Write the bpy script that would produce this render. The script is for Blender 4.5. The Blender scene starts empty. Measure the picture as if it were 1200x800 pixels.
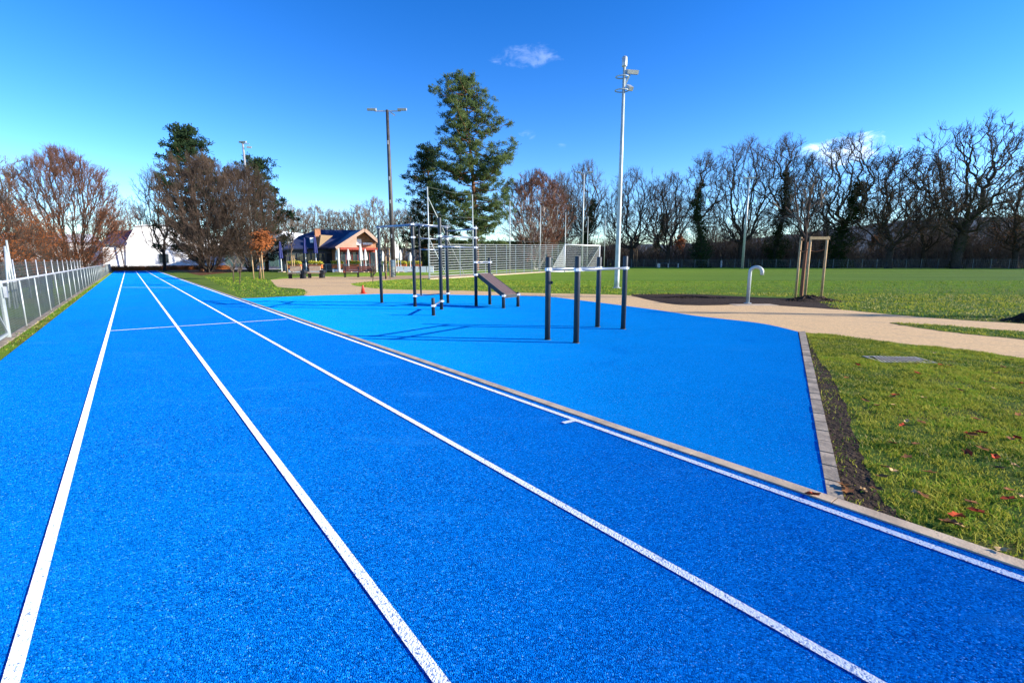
import bpy, math, random
import numpy as np
from mathutils import Vector, Matrix
random.seed(7); np.random.seed(7)
R = math.radians
scene = bpy.context.scene
COL = scene.collection

# ------------------------------------------------------------------ camera
F = 565.0; HOR = 305.5; EYE = 1.55
TH = math.atan((400 - HOR) / F)
cd = bpy.data.cameras.new('camera'); cam = bpy.data.objects.new('camera', cd); COL.objects.link(cam)
cd.sensor_width = 36; cd.lens = F / 1200 * 36; cd.clip_end = 9000; cd.clip_start = .05
cam.location = (0, 0, EYE); cam.rotation_euler = (R(90) - TH, 0, 0)
scene.camera = cam
def ray(u, v):
    return (u - 600, F * math.cos(TH) + (400 - v) * math.sin(TH), -F * math.sin(TH) + (400 - v) * math.cos(TH))
def G(u, v):
    x, y, z = ray(u, v); k = -EYE / z
    return Vector((x * k, y * k, 0))
def P(u, v, Y):
    x, y, z = ray(u, v); k = Y / y
    return Vector((x * k, Y, EYE + z * k))
def Zat(v, Y): return P(600, v, Y).z
def gy(v): return G(600, v).y
# track frame (t along the lanes, s to the right)
VPX, VPY = 150.0, 305.5
_r = ray(VPX, VPY); TD = Vector((_r[0], _r[1], 0)).normalized(); TN = Vector((TD.y, -TD.x, 0))
def S_of_k(k): return G(VPX + k * 200, VPY + 200).dot(TN)
def TP(s, t, z=0): return TN * s + TD * t + Vector((0, 0, z))

# ------------------------------------------------------------------ materials
def new_mat(name):
    m = bpy.data.materials.new(name); m.use_nodes = True
    return m, m.node_tree.nodes, m.node_tree.links, m.node_tree.nodes['Principled BSDF']
def coord(N, L, scale=1.0):
    tc = N.new('ShaderNodeTexCoord'); mp = N.new('ShaderNodeMapping')
    mp.inputs['Scale'].default_value = (scale,) * 3 if not isinstance(scale, tuple) else scale
    g = N.new('ShaderNodeNewGeometry'); L.new(g.outputs['Position'], mp.inputs[0]); return mp.outputs[0]
def noise(N, L, vec, scale, detail=4, rough=.6):
    n = N.new('ShaderNodeTexNoise'); n.inputs['Scale'].default_value = scale
    n.inputs['Detail'].default_value = detail; n.inputs['Roughness'].default_value = rough
    L.new(vec, n.inputs['Vector']); return n.outputs['Fac']
def ramp(N, L, fac, stops):
    r = N.new('ShaderNodeValToRGB'); e = r.color_ramp.elements
    while len(e) < len(stops): e.new(.5)
    for i, (p, c) in enumerate(stops):
        e[i].position = p; e[i].color = (*c, 1) if len(c) == 3 else c
    L.new(fac, r.inputs[0]); return r.outputs[0]
def mixc(N, L, fac, a, b, mode='MIX'):
    m = N.new('ShaderNodeMix'); m.data_type = 'RGBA'; m.blend_type = mode
    for s, v in ((m.inputs[0], fac), (m.inputs[6], a), (m.inputs[7], b)):
        if isinstance(v, (int, float)): s.default_value = v
        elif isinstance(v, tuple): s.default_value = (*v, 1)
        else: L.new(v, s)
    return m.outputs[2]
def bump(N, L, h, b, strength, dist):
    n = N.new('ShaderNodeBump'); n.inputs['Strength'].default_value = strength; n.inputs['Distance'].default_value = dist
    L.new(h, n.inputs['Height']); L.new(n.outputs[0], b.inputs['Normal']); return n
def simple(name, c1, c2=None, scale=4, rough=.7, metal=0, bs=0, bscale=30, spec=.5, bdist=.01):
    m, N, L, b = new_mat(name)
    b.inputs['Roughness'].default_value = rough; b.inputs['Metallic'].default_value = metal
    b.inputs['Specular IOR Level'].default_value = spec
    v = coord(N, L)
    c2 = c2 or tuple(x * .8 for x in c1)
    f = noise(N, L, v, scale, 5)
    L.new(ramp(N, L, f, [(.35, c1), (.65, c2)]), b.inputs['Base Color'])
    if bs: bump(N, L, noise(N, L, v, bscale, 3), b, bs, bdist)
    return m
M = {}
def rubber(name, lo, mid, hi, big, cell, bs):
    m, N, L, b = new_mat(name)
    v = coord(N, L)
    vo = N.new('ShaderNodeTexVoronoi'); vo.inputs['Scale'].default_value = cell; L.new(v, vo.inputs['Vector'])
    vo.inputs['Randomness'].default_value = 1
    n1 = noise(N, L, v, cell * .55, 3, .7)
    bw = N.new('ShaderNodeSeparateColor'); L.new(vo.outputs['Color'], bw.inputs[0])
    c = ramp(N, L, bw.outputs[0], [(0, tuple(x * .45 for x in lo)), (.22, lo), (.45, mid), (.74, mid), (.9, hi), (.97, hi), (1, (.18, .5, .9))])  # the few palest cells paint glints onto the granules
    c = mixc(N, L, ramp(N, L, n1, [(.5, (0, 0, 0)), (.72, (.8, .8, .8))]), c, lo)
    n2 = noise(N, L, v, .35, 4, .6)
    n3 = noise(N, L, v, 3.5, 4, .6)
    c = mixc(N, L, ramp(N, L, n2, [(.3, (0, 0, 0)), (.75, (.5, .5, .5))]), c, big)
    c = mixc(N, L, ramp(N, L, n3, [(.45, (0, 0, 0)), (.8, (.25, .25, .25))]), c, big)
    n4 = noise(N, L, coord(N, L, (.35, 1, 1)), 1.7, 7, .75)
    c = mixc(N, L, ramp(N, L, n4, [(.56, (0, 0, 0)), (.72, (.22, .22, .22))]), c, (.05, .34, .72))
    n5 = noise(N, L, v, .9, 6, .7)
    c = mixc(N, L, ramp(N, L, n5, [(.3, (.28, .28, .28)), (.44, (0, 0, 0))]), c, (.002, .13, .5))
    L.new(c, b.inputs['Base Color'])
    b.inputs['Roughness'].default_value = .62; b.inputs['Specular IOR Level'].default_value = .0
    b.inputs['Diffuse Roughness'].default_value = 1.0
    ma = N.new('ShaderNodeMath'); ma.operation = 'ADD'
    inv = N.new('ShaderNodeMath'); inv.operation = 'MULTIPLY'; inv.inputs[1].default_value = -1.1
    L.new(vo.outputs['Distance'], inv.inputs[0]); L.new(inv.outputs[0], ma.inputs[0]); L.new(n1, ma.inputs[1])
    bump(N, L, ma.outputs[0], b, bs, .006)
    return m
M['track'] = rubber('track_rubber', (.0005, .055, .30), (.001, .19, .66), (.015, .36, .92), (.001, .235, .74), 150, 1.0)
M['play'] = rubber('playground_rubber', (.001, .16, .50), (.002, .27, .68), (.01, .38, .85), (.002, .30, .74), 150, .5)
def linepaint():
    m, N, L, b = new_mat('line_paint')
    v = coord(N, L)
    vo = N.new('ShaderNodeTexVoronoi'); vo.inputs['Scale'].default_value = 115; L.new(v, vo.inputs['Vector'])
    n1 = noise(N, L, v, 63, 3, .7)
    bw = N.new('ShaderNodeSeparateColor'); L.new(vo.outputs['Color'], bw.inputs[0])
    ad = N.new('ShaderNodeMath'); ad.operation = 'MULTIPLY'; L.new(bw.outputs[1], ad.inputs[0]); L.new(n1, ad.inputs[1])
    c = ramp(N, L, ad.outputs[0], [(0, (.10, .18, .38)), (.035, (.3, .4, .6)), (.09, (.82, .84, .86)), (1, (.88, .89, .9))])
    L.new(c, b.inputs['Base Color']); b.inputs['Roughness'].default_value = .6
    b.inputs['Diffuse Roughness'].default_value = 1.0
    ma = N.new('ShaderNodeMath'); ma.operation = 'SUBTRACT'; L.new(n1, ma.inputs[0]); L.new(vo.outputs['Distance'], ma.inputs[1])
    bump(N, L, ma.outputs[0], b, .6, .006)
    return m
M['line'] = linepaint()
def grassmat():
    m, N, L, b = new_mat('lawn')
    v = coord(N, L)
    fine = noise(N, L, v, 7, 9, .82); mid = noise(N, L, v, 1.3, 5, .6); bigf = noise(N, L, v, .12, 4, .5)
    vs = coord(N, L, (.03, 1, 1)); st = noise(N, L, vs, .45, 5, .7)
    g = ramp(N, L, fine, [(.25, (.07, .11, .01)), (.5, (.21, .31, .022)), (.75, (.36, .46, .05))])
    yel = ramp(N, L, fine, [(.25, (.05, .05, .012)), (.5, (.20, .185, .04)), (.78, (.38, .31, .09))])
    gn = ramp(N, L, fine, [(.3, (.02, .03, .006)), (.5, (.07, .10, .013)), (.75, (.16, .19, .03))])
    # yellower, drier margin near the paths, mown green pitch farther out (y from 24 m)
    sp = N.new('ShaderNodeSeparateXYZ'); ge = N.new('ShaderNodeNewGeometry'); L.new(ge.outputs['Position'], sp.inputs[0])
    ad = N.new('ShaderNodeMath'); ad.operation = 'MULTIPLY_ADD'; L.new(mid, ad.inputs[0]); ad.inputs[1].default_value = 9; L.new(sp.outputs[1], ad.inputs[2])
    mr = N.new('ShaderNodeMapRange'); mr.inputs[1].default_value = 24; mr.inputs[2].default_value = 36
    L.new(ad.outputs[0], mr.inputs[0])
    w = mr.outputs[0]
    yy = mixc(N, L, ramp(N, L, mid, [(.4, (0, 0, 0)), (.6, (1, 1, 1))]), gn, yel)
    c = mixc(N, L, w, yy, g)
    c = mixc(N, L, ramp(N, L, st, [(.45, (0, 0, 0)), (.52, (.75, .75, .75))]), c, (.125, .235, .016))
    s5 = noise(N, L, coord(N, L, (.04, 1, 1)), 1.4, 6, .75)
    c = mixc(N, L, ramp(N, L, s5, [(.55, (0, 0, 0)), (.66, (.55, .55, .55))]), c, (.36, .45, .07))
    blt = noise(N, L, v, 3.2, 6, .7)
    c = mixc(N, L, ramp(N, L, blt, [(.52, (0, 0, 0)), (.68, (.6, .6, .6))]), c, (.10, .14, .014))
    c = mixc(N, L, ramp(N, L, bigf, [(.4, (0, 0, 0)), (.7, (.3, .3, .3))]), c, (.15, .22, .02))
    L.new(c, b.inputs['Base Color']); b.inputs['Roughness'].default_value = .9; b.inputs['Specular IOR Level'].default_value = .1
    b.inputs['Diffuse Roughness'].default_value = .8
    bump(N, L, fine, b, 1.0, .07)
    return m
M['lawn'] = grassmat()
def pathmat():
    m, N, L, b = new_mat('path_gravel')
    v = coord(N, L)
    f = noise(N, L, v, 90, 4, .8); md = noise(N, L, v, 2.2, 5, .65); gv = noise(N, L, v, 14, 6, .8)
    st = noise(N, L, coord(N, L, (.12, 1, 1)), 1.6, 4, .6)
    c = ramp(N, L, f, [(.28, (.36, .20, .09)), (.5, (.72, .47, .22)), (.72, (.90, .64, .34))])
    c = mixc(N, L, ramp(N, L, md, [(.5, (0, 0, 0)), (.75, (.45, .45, .45))]), c, (.36, .27, .18))
    c = mixc(N, L, ramp(N, L, gv, [(.42, (.5, .5, .5)), (.58, (0, 0, 0))]), c, (.34, .23, .13))
    c = mixc(N, L, ramp(N, L, st, [(.58, (0, 0, 0)), (.68, (.45, .45, .45))]), c, (.30, .25, .2))
    L.new(c, b.inputs['Base Color']); b.inputs['Roughness'].default_value = .95; b.inputs['Specular IOR Level'].default_value = .15
    bump(N, L, f, b, .5, .01)
    return m
M['path'] = pathmat()
M['soil'] = simple('soil', (.022, .015, .010), (.065, .042, .027), 9, .95, 0, 1, 22, .1, .05)
M['litter'] = simple('leaf_litter_ground', (.20, .085, .035), (.07, .04, .018), 3, .95, 0, .8, 14, .1, .04)
M['kerb'] = simple('kerb_concrete', (.56, .43, .29), (.38, .29, .20), 5, .9, 0, .4, 80, .2)
M['pave'] = simple('paving_stone', (.40, .32, .23), (.17, .14, .105), 4, .85, 0, .6, 40, .3)
M['post'] = simple('anthracite_steel', (.030, .036, .040), (.038, .046, .050), 8, .5, 0, 0, 30, .35)
M['pitdark'] = simple('drain_dark', (.012, .011, .010), None, 4, 1, spec=0)  # near-black colour standing for the shade inside the drain
M['barpanel'] = simple('fence_bars', (.34, .36, .36), (.26, .28, .28), 3, .5, .2)
M['grate'] = simple('worn_grate', (.44, .40, .34), (.30, .27, .23), 6, .8, 0, spec=.1)
M['clamp'] = simple('bare_aluminium', (.78, .78, .78), (.62, .63, .64), 20, .35, .35)
M['bar'] = simple('bar_steel', (.36, .40, .44), (.28, .32, .36), 20, .35, .7)
M['rubber_black'] = simple('black_rubber', (.015, .016, .02), (.02, .022, .026), 20, .6)
M['galv'] = simple('galvanised_steel', (.56, .58, .58), (.42, .44, .45), 3, .42, .45)
M['galvlight'] = simple('pale_galvanised_steel', (.50, .54, .52), (.36, .41, .39), 3, .5, .25)
M['wire'] = simple('wire_grey', (.17, .20, .19), (.12, .145, .14), 3, .5, .3)
M['darkmast'] = simple('weathered_dark_mast', (.03, .03, .032), (.085, .08, .075), 1.2, .6, .2)
M['lampglass'] = simple('lamp_glass', (.1, .1, .11), (.2, .2, .2), 6, .15, 0)
M['white'] = simple('white_paint', (.88, .87, .85), (.82, .81, .79), .6, .7)
M['roofwhite'] = simple('pale_roof', (.78, .79, .8), (.66, .67, .68), .4, .6)
M['slate'] = simple('blue_slate', (.022, .03, .075), (.035, .045, .10), .8, .5)
M['darkroof'] = simple('dark_roof', (.03, .032, .045), (.05, .05, .065), .8, .5)
M['tan'] = simple('tan_render', (.42, .28, .15), (.36, .24, .13), 2, .8)
M['pink'] = simple('salmon_boards', (.50, .32, .23), (.42, .27, .19), 2, .8)
M['brick'] = simple('orange_brick', (.38, .15, .07), (.48, .24, .13), 4, .85)
M['redtrim'] = simple('red_awning', (.40, .05, .025), (.30, .04, .02), 3, .7)
M['glass'] = simple('dark_window', (.02, .03, .04), (.04, .06, .07), 1, .08)
M['greenglass'] = simple('green_glazing', (.14, .26, .20), (.22, .36, .30), .9, .2)
M['navy'] = simple('navy_canvas', (.012, .018, .11), (.02, .03, .16), 6, .8)
M['cream'] = simple('cream_canvas', (.78, .75, .68), (.66, .63, .57), 6, .8)
M['wood'] = simple('stake_wood', (.56, .37, .18), (.40, .25, .12), 7, .8)
M['palewood'] = simple('pale_bench_wood', (.66, .46, .28), (.55, .36, .22), 7, .8)
M['redwood'] = simple('red_bench_wood', (.22, .07, .035), (.16, .05, .03), 7, .6)
M['deck'] = simple('brown_plank', (.13, .085, .075), (.10, .065, .06), 12, .6)
M['orange'] = simple('orange_planter', (.62, .16, .04), (.5, .12, .03), 3, .6)
M['cone'] = simple('traffic_red', (.62, .05, .02), (.5, .04, .02), 3, .5)
M['tealbin'] = simple('blue_grey_bin', (.05, .10, .14), (.07, .12, .16), 3, .5)
M['strap'] = simple('brown_strap', (.25, .09, .03), (.2, .07, .03), 9, .8)
M['bark'] = simple('bark', (.070, .055, .042), (.035, .028, .022), 5, .95, 0, .6, 12, .1, .03)
M['barkgrey'] = simple('grey_bark', (.16, .135, .11), (.085, .07, .055), 5, .95, 0, .6, 12, .1, .03)
M['twig'] = simple('dark_twigs', (.15, .118, .10), (.075, .058, .048), 1, .9, spec=.1)
M['twiglight'] = simple('pale_twigs', (.24, .19, .145), (.15, .11, .08), 1, .9, spec=.1)
M['twigbrown'] = simple('brown_twigs', (.125, .085, .062), (.065, .046, .035), .8, .9, spec=.1)
M['twigred'] = simple('red_brown_twigs', (.27, .125, .08), (.17, .09, .062), .6, .9, spec=.1)
M['twigmid'] = simple('rusty_twigs', (.18, .08, .045), (.09, .05, .034), .6, .9, spec=.1)
M['birch'] = simple('birch_bark', (.55, .5, .43), (.35, .3, .26), 4, .8)
M['pinebark'] = simple('pine_bark', (.22, .10, .05), (.10, .055, .035), 3, .95, 0, .6, 10, .1, .03)
def leafmat(name, c1, c2, sc):
    m = simple(name, c1, c2, sc, .8, spec=.15)
    N, L = m.node_tree.nodes, m.node_tree.links; b = N['Principled BSDF']
    tr = N.new('ShaderNodeBsdfTranslucent'); mx = N.new('ShaderNodeMixShader'); mx.inputs[0].default_value = .25
    src = b.inputs['Base Color'].links[0].from_socket; L.new(src, tr.inputs[0])
    L.new(b.outputs[0], mx.inputs[1]); L.new(tr.outputs[0], mx.inputs[2]); L.new(mx.outputs[0], N['Material Output'].inputs[0])
    return m
M['needle'] = leafmat('pine_needles', (.045, .085, .028), (.105, .14, .04), .5)
M['needledark'] = leafmat('dark_needles', (.014, .035, .014), (.035, .06, .022), .5)
M['ivy'] = leafmat('ivy_leaves', (.012, .032, .010), (.035, .065, .016), .8)
M['copper'] = leafmat('copper_leaves', (.42, .13, .035), (.20, .07, .025), 1)
M['brownleaf'] = leafmat('brown_leaves', (.20, .09, .035), (.09, .05, .025), 1)
M['blade1'] = leafmat('grass_blade_green', (.17, .30, .02), (.25, .38, .025), 3)
M['blade2'] = leafmat('grass_blade_yellow', (.52, .47, .06), (.38, .37, .04), 3)
M['blade3'] = leafmat('grass_blade_dark', (.06, .14, .012), (.09, .18, .016), 3)
M['blade4'] = leafmat('grass_blade_straw', (.60, .52, .18), (.48, .38, .12), 3)
M['fallred'] = simple('red_leaf', (.5, .07, .02), (.22, .04, .02), 9, .9, spec=.1)
M['fallbrown'] = simple('brown_leaf', (.36, .15, .04), (.15, .06, .03), 9, .9, spec=.1)
M['fallpale'] = simple('pale_leaf', (.66, .42, .18), (.5, .3, .13), 9, .9, spec=.1)
M['hill'] = simple('wooded_hill', (.07, .09, .11), (.11, .13, .145), .012, .95, spec=0)  # blue-grey of the distance haze is put into the wooded slope's colour

# ------------------------------------------------------------------ mesh helpers
class MB:
    def __init__(s): s.v = []; s.f = []; s.mi = []
    def add(s, vs, fs, mi=0):
        o = len(s.v); s.v.extend([tuple(x) for x in vs]); s.f.extend([tuple(i + o for i in f) for f in fs]); s.mi.extend([mi] * len(fs))
    def box(s, c, size, rz=0, mi=0, rx=0, ry=0):
        m = Matrix.Rotation(rz, 3, 'Z') @ Matrix.Rotation(ry, 3, 'Y') @ Matrix.Rotation(rx, 3, 'X'); c = Vector(c)
        hx, hy, hz = size[0] / 2, size[1] / 2, size[2] / 2
        vs = [c + m @ Vector((x * hx, y * hy, z * hz)) for z in (-1, 1) for x, y in ((-1, -1), (1, -1), (1, 1), (-1, 1))]
        s.add(vs, [(3, 2, 1, 0), (4, 5, 6, 7), (0, 1, 5, 4), (1, 2, 6, 5), (2, 3, 7, 6), (3, 0, 4, 7)], mi)
    def bar(s, a, b, w, h, mi=0):           # rectangular bar from a to b
        a = Vector(a); b = Vector(b); d = (b - a).normalized()
        up = Vector((0, 0, 1)) if abs(d.z) < .95 else Vector((0, 1, 0))
        x = d.cross(up).normalized(); y = x.cross(d)
        vs = [p + x * i * w / 2 + y * j * h / 2 for p in (a, b) for i, j in ((-1, -1), (1, -1), (1, 1), (-1, 1))]
        s.add(vs, [(3, 2, 1, 0), (4, 5, 6, 7), (0, 1, 5, 4), (1, 2, 6, 5), (2, 3, 7, 6), (3, 0, 4, 7)], mi)
    def path(s, pts, rad, n=8, cap=True, mi=0):
        o = len(s.v); pts = [Vector(p) for p in pts]; k = len(pts)
        if not hasattr(rad, '__len__'): rad = [rad] * k
        px = None
        for i, p in enumerate(pts):
            d = (pts[min(i + 1, k - 1)] - pts[max(i - 1, 0)])
            d = d.normalized() if d.length > 1e-9 else Vector((0, 0, 1))
            if px is None:
                a = Vector((0, 0, 1)) if abs(d.z) < .9 else Vector((1, 0, 0)); px = d.cross(a).normalized()
            else:
                px = (px - d * px.dot(d)); px = px.normalized() if px.length > 1e-6 else d.orthogonal().normalized()
            py = d.cross(px)
            for j in range(n):
                a = 2 * math.pi * j / n; q = p + (px * math.cos(a) + py * math.sin(a)) * rad[i]
                s.v.append((q.x, q.y, q.z))
        for i in range(k - 1):
            for j in range(n):
                a = o + i * n + j; b = o + i * n + (j + 1) % n
                s.f.append((a, b, b + n, a + n)); s.mi.append(mi)
        if cap:
            s.f.append(tuple(o + j for j in range(n))[::-1]); s.f.append(tuple(o + (k - 1) * n + j for j in range(n))); s.mi += [mi, mi]
    def tube(s, a, b, r, n=10, r2=None, mi=0): s.path([a, b], [r, r if r2 is None else r2], n, True, mi)
    def lathe(s, c, prof, n=16, mi=0):
        s.path([Vector(c) + Vector((0, 0, z)) for r, z in prof], [r for r, z in prof], n, True, mi)
    def build(s, name, mat, parent=None, smooth=False):
        me = bpy.data.meshes.new(name); me.from_pydata(s.v, [], s.f)
        mats = mat if isinstance(mat, (list, tuple)) else [mat]
        for m in mats: me.materials.append(m)
        if len(mats) > 1: me.polygons.foreach_set('material_index', s.mi)
        if smooth: me.polygons.foreach_set('use_smooth', [True] * len(me.polygons))
        me.update()
        o = bpy.data.objects.new(name, me); COL.objects.link(o)
        if parent is not None:
            o.parent = parent
        return o
def tag(o, label=None, cat=None, group=None, kind=None):
    if label: o['label'] = label
    if cat: o['category'] = cat
    if group: o['group'] = group
    if kind: o['kind'] = kind
    return o
def thing(name, loc, label, cat, group=None, rz=0):
    o = bpy.data.objects.new(name, None); COL.objects.link(o); o.empty_display_size = .2
    o.location = loc; o.rotation_euler = (0, 0, rz); return tag(o, label, cat, group)
def copy_thing(root, loc=None, rz=None, scale=None, label=None, group=None):
    r = root.copy(); COL.objects.link(r)
    if loc is not None: r.location = loc
    if rz is not None: r.rotation_euler = (0, 0, rz)
    if scale is not None: r.scale = scale
    if label: r['label'] = label
    if group: r['group'] = group
    for ch in KIDS.get(root.name, []):
        c = ch.copy(); COL.objects.link(c); c.parent = r
        for g in KIDS.get(ch.name, []):
            d = g.copy(); COL.objects.link(d); d.parent = c
    return r
KIDS = {}
def reg(root):
    ch = [o for o in COL.objects if o.parent == root]; KIDS[root.name] = ch
    for c in ch: KIDS[c.name] = [o for o in COL.objects if o.parent == c]
def sheet(name, pts, z, mat, kind='structure'):
    me = bpy.data.meshes.new(name); vs = [(p[0], p[1], z) for p in pts]
    a = sum(vs[i][0] * vs[(i + 1) % len(vs)][1] - vs[(i + 1) % len(vs)][0] * vs[i][1] for i in range(len(vs)))
    if a < 0: vs = vs[::-1]
    me.from_pydata(vs, [], [tuple(range(len(vs)))]); me.materials.append(mat); me.update()
    o = bpy.data.objects.new(name, me); COL.objects.link(o)
    if kind: o['kind'] = kind
    return o
def smoothline(pts, n=6, jit=0.0):
    out = []; P_ = [Vector(p) for p in pts]
    for i in range(len(P_) - 1):
        p0 = P_[max(i - 1, 0)]; p1 = P_[i]; p2 = P_[i + 1]; p3 = P_[min(i + 2, len(P_) - 1)]
        for k in range(n):
            t = k / n
            q = .5 * ((2 * p1) + (-p0 + p2) * t + (2 * p0 - 5 * p1 + 4 * p2 - p3) * t * t + (-p0 + 3 * p1 - 3 * p2 + p3) * t ** 3)
            if jit: q += Vector((random.uniform(-jit, jit), random.uniform(-jit, jit), 0))
            out.append(q)
    out.append(P_[-1]); return out
def inpoly(x, y, poly):
    """vectorised point in polygon"""
    ins = np.zeros(x.shape, bool); n = len(poly)
    for i in range(n):
        x1, y1 = poly[i][0], poly[i][1]; x2, y2 = poly[(i + 1) % n][0], poly[(i + 1) % n][1]
        if y1 == y2: continue
        c = ((y1 > y) != (y2 > y)) & (x < (x2 - x1) * (y - y1) / (y2 - y1) + x1)
        ins ^= c
    return ins

# ------------------------------------------------------------------ ground sheets
sheet('ground', [(-4000, -60), (4000, -60), (4000, 4000), (-4000, 4000)], 0, M['lawn'])
sL, s4 = S_of_k(-1.27), S_of_k(2.79)
kA, kB = S_of_k(2.877), S_of_k(2.96)
t_end = G(170, 317.5).dot(TD)
sheet('running_track', [TP(sL, -6), TP(kA, -6), TP(kA, t_end), TP(sL, t_end)], .010, M['track'])
def px(*ps): return [G(u, v) for u, v in ps]
playedge = smoothline(px((300, 349.6), (357, 347), (420, 345.3), (470, 344.5), (554, 346), (600, 346.5), (644, 348), (679, 352), (728, 358), (780, 365), (820, 371), (890, 379), (935, 389)), 5)
tk0 = G(281.7, 350).dot(TD); tk1 = G(969, 584).dot(TD)
play = [TP(kB, tk0)] + playedge + [G(969, 584) * 1.0]
play[-1] = TP(kB, tk1)
sheet('playground_surface', play, .012, M['play'])
up = smoothline(px((357, 346), (357, 339), (340, 337.5), (325, 336), (322, 333), (317, 328)), 3, .04) \
   + smoothline(px((317, 328), (340, 326), (366, 324), (400, 324.2), (438, 323.8), (480, 322.8), (544, 321.8), (577, 320.8), (600, 319.8), (637, 317.8), (665, 316.6)), 3, .05) \
   + smoothline(px((665, 317.4), (637, 319), (577, 323), (560, 324.3), (520, 325.5), (480, 326.8), (450, 328.4), (425, 330.7), (411, 332.6), (418, 335), (435, 337.5), (460, 339.2), (500, 340), (554, 341), (605, 343), (679, 344.5), (740, 346.5), (780, 354), (820, 356.5), (870, 355.5), (918, 357.5), (977, 362), (1027, 367), (1111, 374), (1200, 379.5), (1400, 390)), 5, .03)
low = smoothline(px((1400, 455), (1200, 420), (1120, 409), (1055, 402.5), (980, 393), (937, 389.5)), 8, .03)
sheet('path', up + low + px((900, 385), (760, 375), (600, 362), (400, 352)), .004, M['path'])
sliver = smoothline(px((1042, 378), (1100, 381), (1200, 389), (1400, 402)), 8, .05) + smoothline(px((1400, 415), (1200, 398), (1120, 390), (1060, 382), (1042, 378)), 8, .05)
sheet('grass_verge', sliver, .009, M['lawn'])
soilR = smoothline(px((943, 389), (950, 400), (975, 446), (997, 491), (1009, 529), (1024, 574), (1057, 607), (1110, 637), (1200, 657), (1300, 688)), 5, .03)
sk = [TP(kB, G(1300, 702).dot(TD) - .6), TP(kB, G(989, 590).dot(TD))]
sheet('soil_strip', soilR + sk, .0035, M['soil'])
bed = smoothline(px((740, 344.8), (790, 344.3), (840, 346), (900, 349), (940, 350), (975, 356), (985, 361.5)), 4, .06) + smoothline(px((985, 363), (918, 358.5), (872, 357), (820, 358), (780, 355.5), (740, 346.8)), 4, .04)
sheet('soil_bed', bed, .0075, M['soil'])
litterpoly = smoothline([TP(sL - 6, t_end + .6), TP(sL, t_end + .3), TP(kB, t_end + .2), TP(kB + 2.5, t_end - 9), G(235, 322.5), G(262, 320), G(330, 315.5), TP(30, t_end + 24), TP(-20, t_end + 24), TP(sL - 14, t_end - 20), TP(sL - 6, t_end + .6)], 4, .25)
sheet('leaf_litter_ground', litterpoly, .006, M['litter'])

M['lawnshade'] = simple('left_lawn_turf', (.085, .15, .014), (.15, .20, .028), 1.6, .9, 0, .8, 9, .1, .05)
sheet('left_lawn', [TP(kB + .03, tk0)] + px((300, 349.6), (357, 347), (357, 339), (325, 336), (316, 328), (330, 324.8), (420, 321.5), (420, 317), (330, 316)) + [TP(kB + 2.5, t_end - 9), TP(kB + .03, t_end - .5)], .0025, M['lawnshade'])

# painted lines
def tline(name, k, w=.05, t0=-4, t1=None):
    s = S_of_k(k); t1 = t1 or t_end - .3
    return sheet(name, [TP(s - w / 2, t0), TP(s + w / 2, t0), TP(s + w / 2, t1), TP(s - w / 2, t1)], .016, M['line'])
for k, w in ((-.275, .055), (.739, .052), (1.762, .052), (2.79, .058)): tline('lane_line', k, w)
def cross(a, b, w, z=.0205):
    a, b = G(*a), G(*b); d = (b - a).normalized(); n = Vector((-d.y, d.x, 0)) * w / 2
    sheet('cross_line', [a - n, b - n, b + n, a + n], z, M['line'])
cross((129, 388.5), (336, 374.7), .05)
cross((143, 337), (203, 337.3), .05)
cross((660, 497.5), (673, 494.5), .055)
sheet('finish_line', [TP(S_of_k(-.275), t_end - .35), TP(s4, t_end - .35), TP(s4, t_end - .12), TP(S_of_k(-.275), t_end - .12)], .0205, M['line'])

# kerb: separate edging stones, each about 1 m, as one long edging object
m = MB(); t = -5.0
while t < t_end:
    L_ = 1.0; j = random.uniform(-.002, .002)
    a = TP(kA + .002, t + .004); 
    c = TP((kA + kB) / 2 + j, t + L_ / 2, -.03)
    m.box(c, (kB - kA - .004, L_ - .007, .10), math.atan2(TD.y, TD.x) - math.pi / 2)
    t += L_
tag(m.build('track_kerb', M['kerb']), kind='structure')
# stone edging on the right of the playground
m = MB(); a0, a1, b0, b1 = G(936, 389), G(969.5, 583.5), G(943.5, 389), G(989.5, 590.5); n = 30
for i in range(n):
    f0, f1 = i / n + .0012, (i + 1) / n - .0012
    z = .022 + random.uniform(-.003, .003); g = [a0.lerp(a1, f0), a0.lerp(a1, f1), b0.lerp(b1, f1 * .998), b0.lerp(b1, f0 * .998)]
    m.add([(p.x, p.y, -.05) for p in g] + [(p.x, p.y, z) for p in g], [(4, 7, 6, 5), (0, 1, 5, 4), (1, 2, 6, 5), (2, 3, 7, 6), (3, 0, 4, 7)])
tag(m.build('stone_edging', M['pave']), kind='structure')
# concrete pad below the steel hook
pc = G(880, 357.4); 
m = MB(); m.box((pc.x + .1, pc.y, .008), (1.5, .6, .012), .05); tag(m.build('concrete_pad', M['kerb']), kind='structure')
# low concrete edge along ball fence
# drain grate
gc = G(1053, 422.3)
gr = thing('drain_grate', (gc.x, gc.y, .012), 'flat metal drain grate with parallel bars set in the grass beside the playground', 'drain')
m = MB()
for sx in (-1, 1): m.box((sx * .42, 0, .005), (.03, .5, .012))
for sy in (-1, 1): m.box((0, sy * .235, .005), (.80, .03, .012))
m.build('frame', M['grate'], gr)
m = MB()
for i in range(12): m.box((-.33 + i * .06, 0, .008), (.026, .49, .003), -.28)
m.build('bars', M['grate'], gr)
m = MB(); m.box((0, 0, -.004), (.82, .47, .006)); m.build('pit', M['pitdark'], gr)  # thin slab; the hollow's darkness under the bars is its colour
gr.rotation_euler = (0, 0, R(-6)); gr.scale = (.92, .95, 1)

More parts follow.
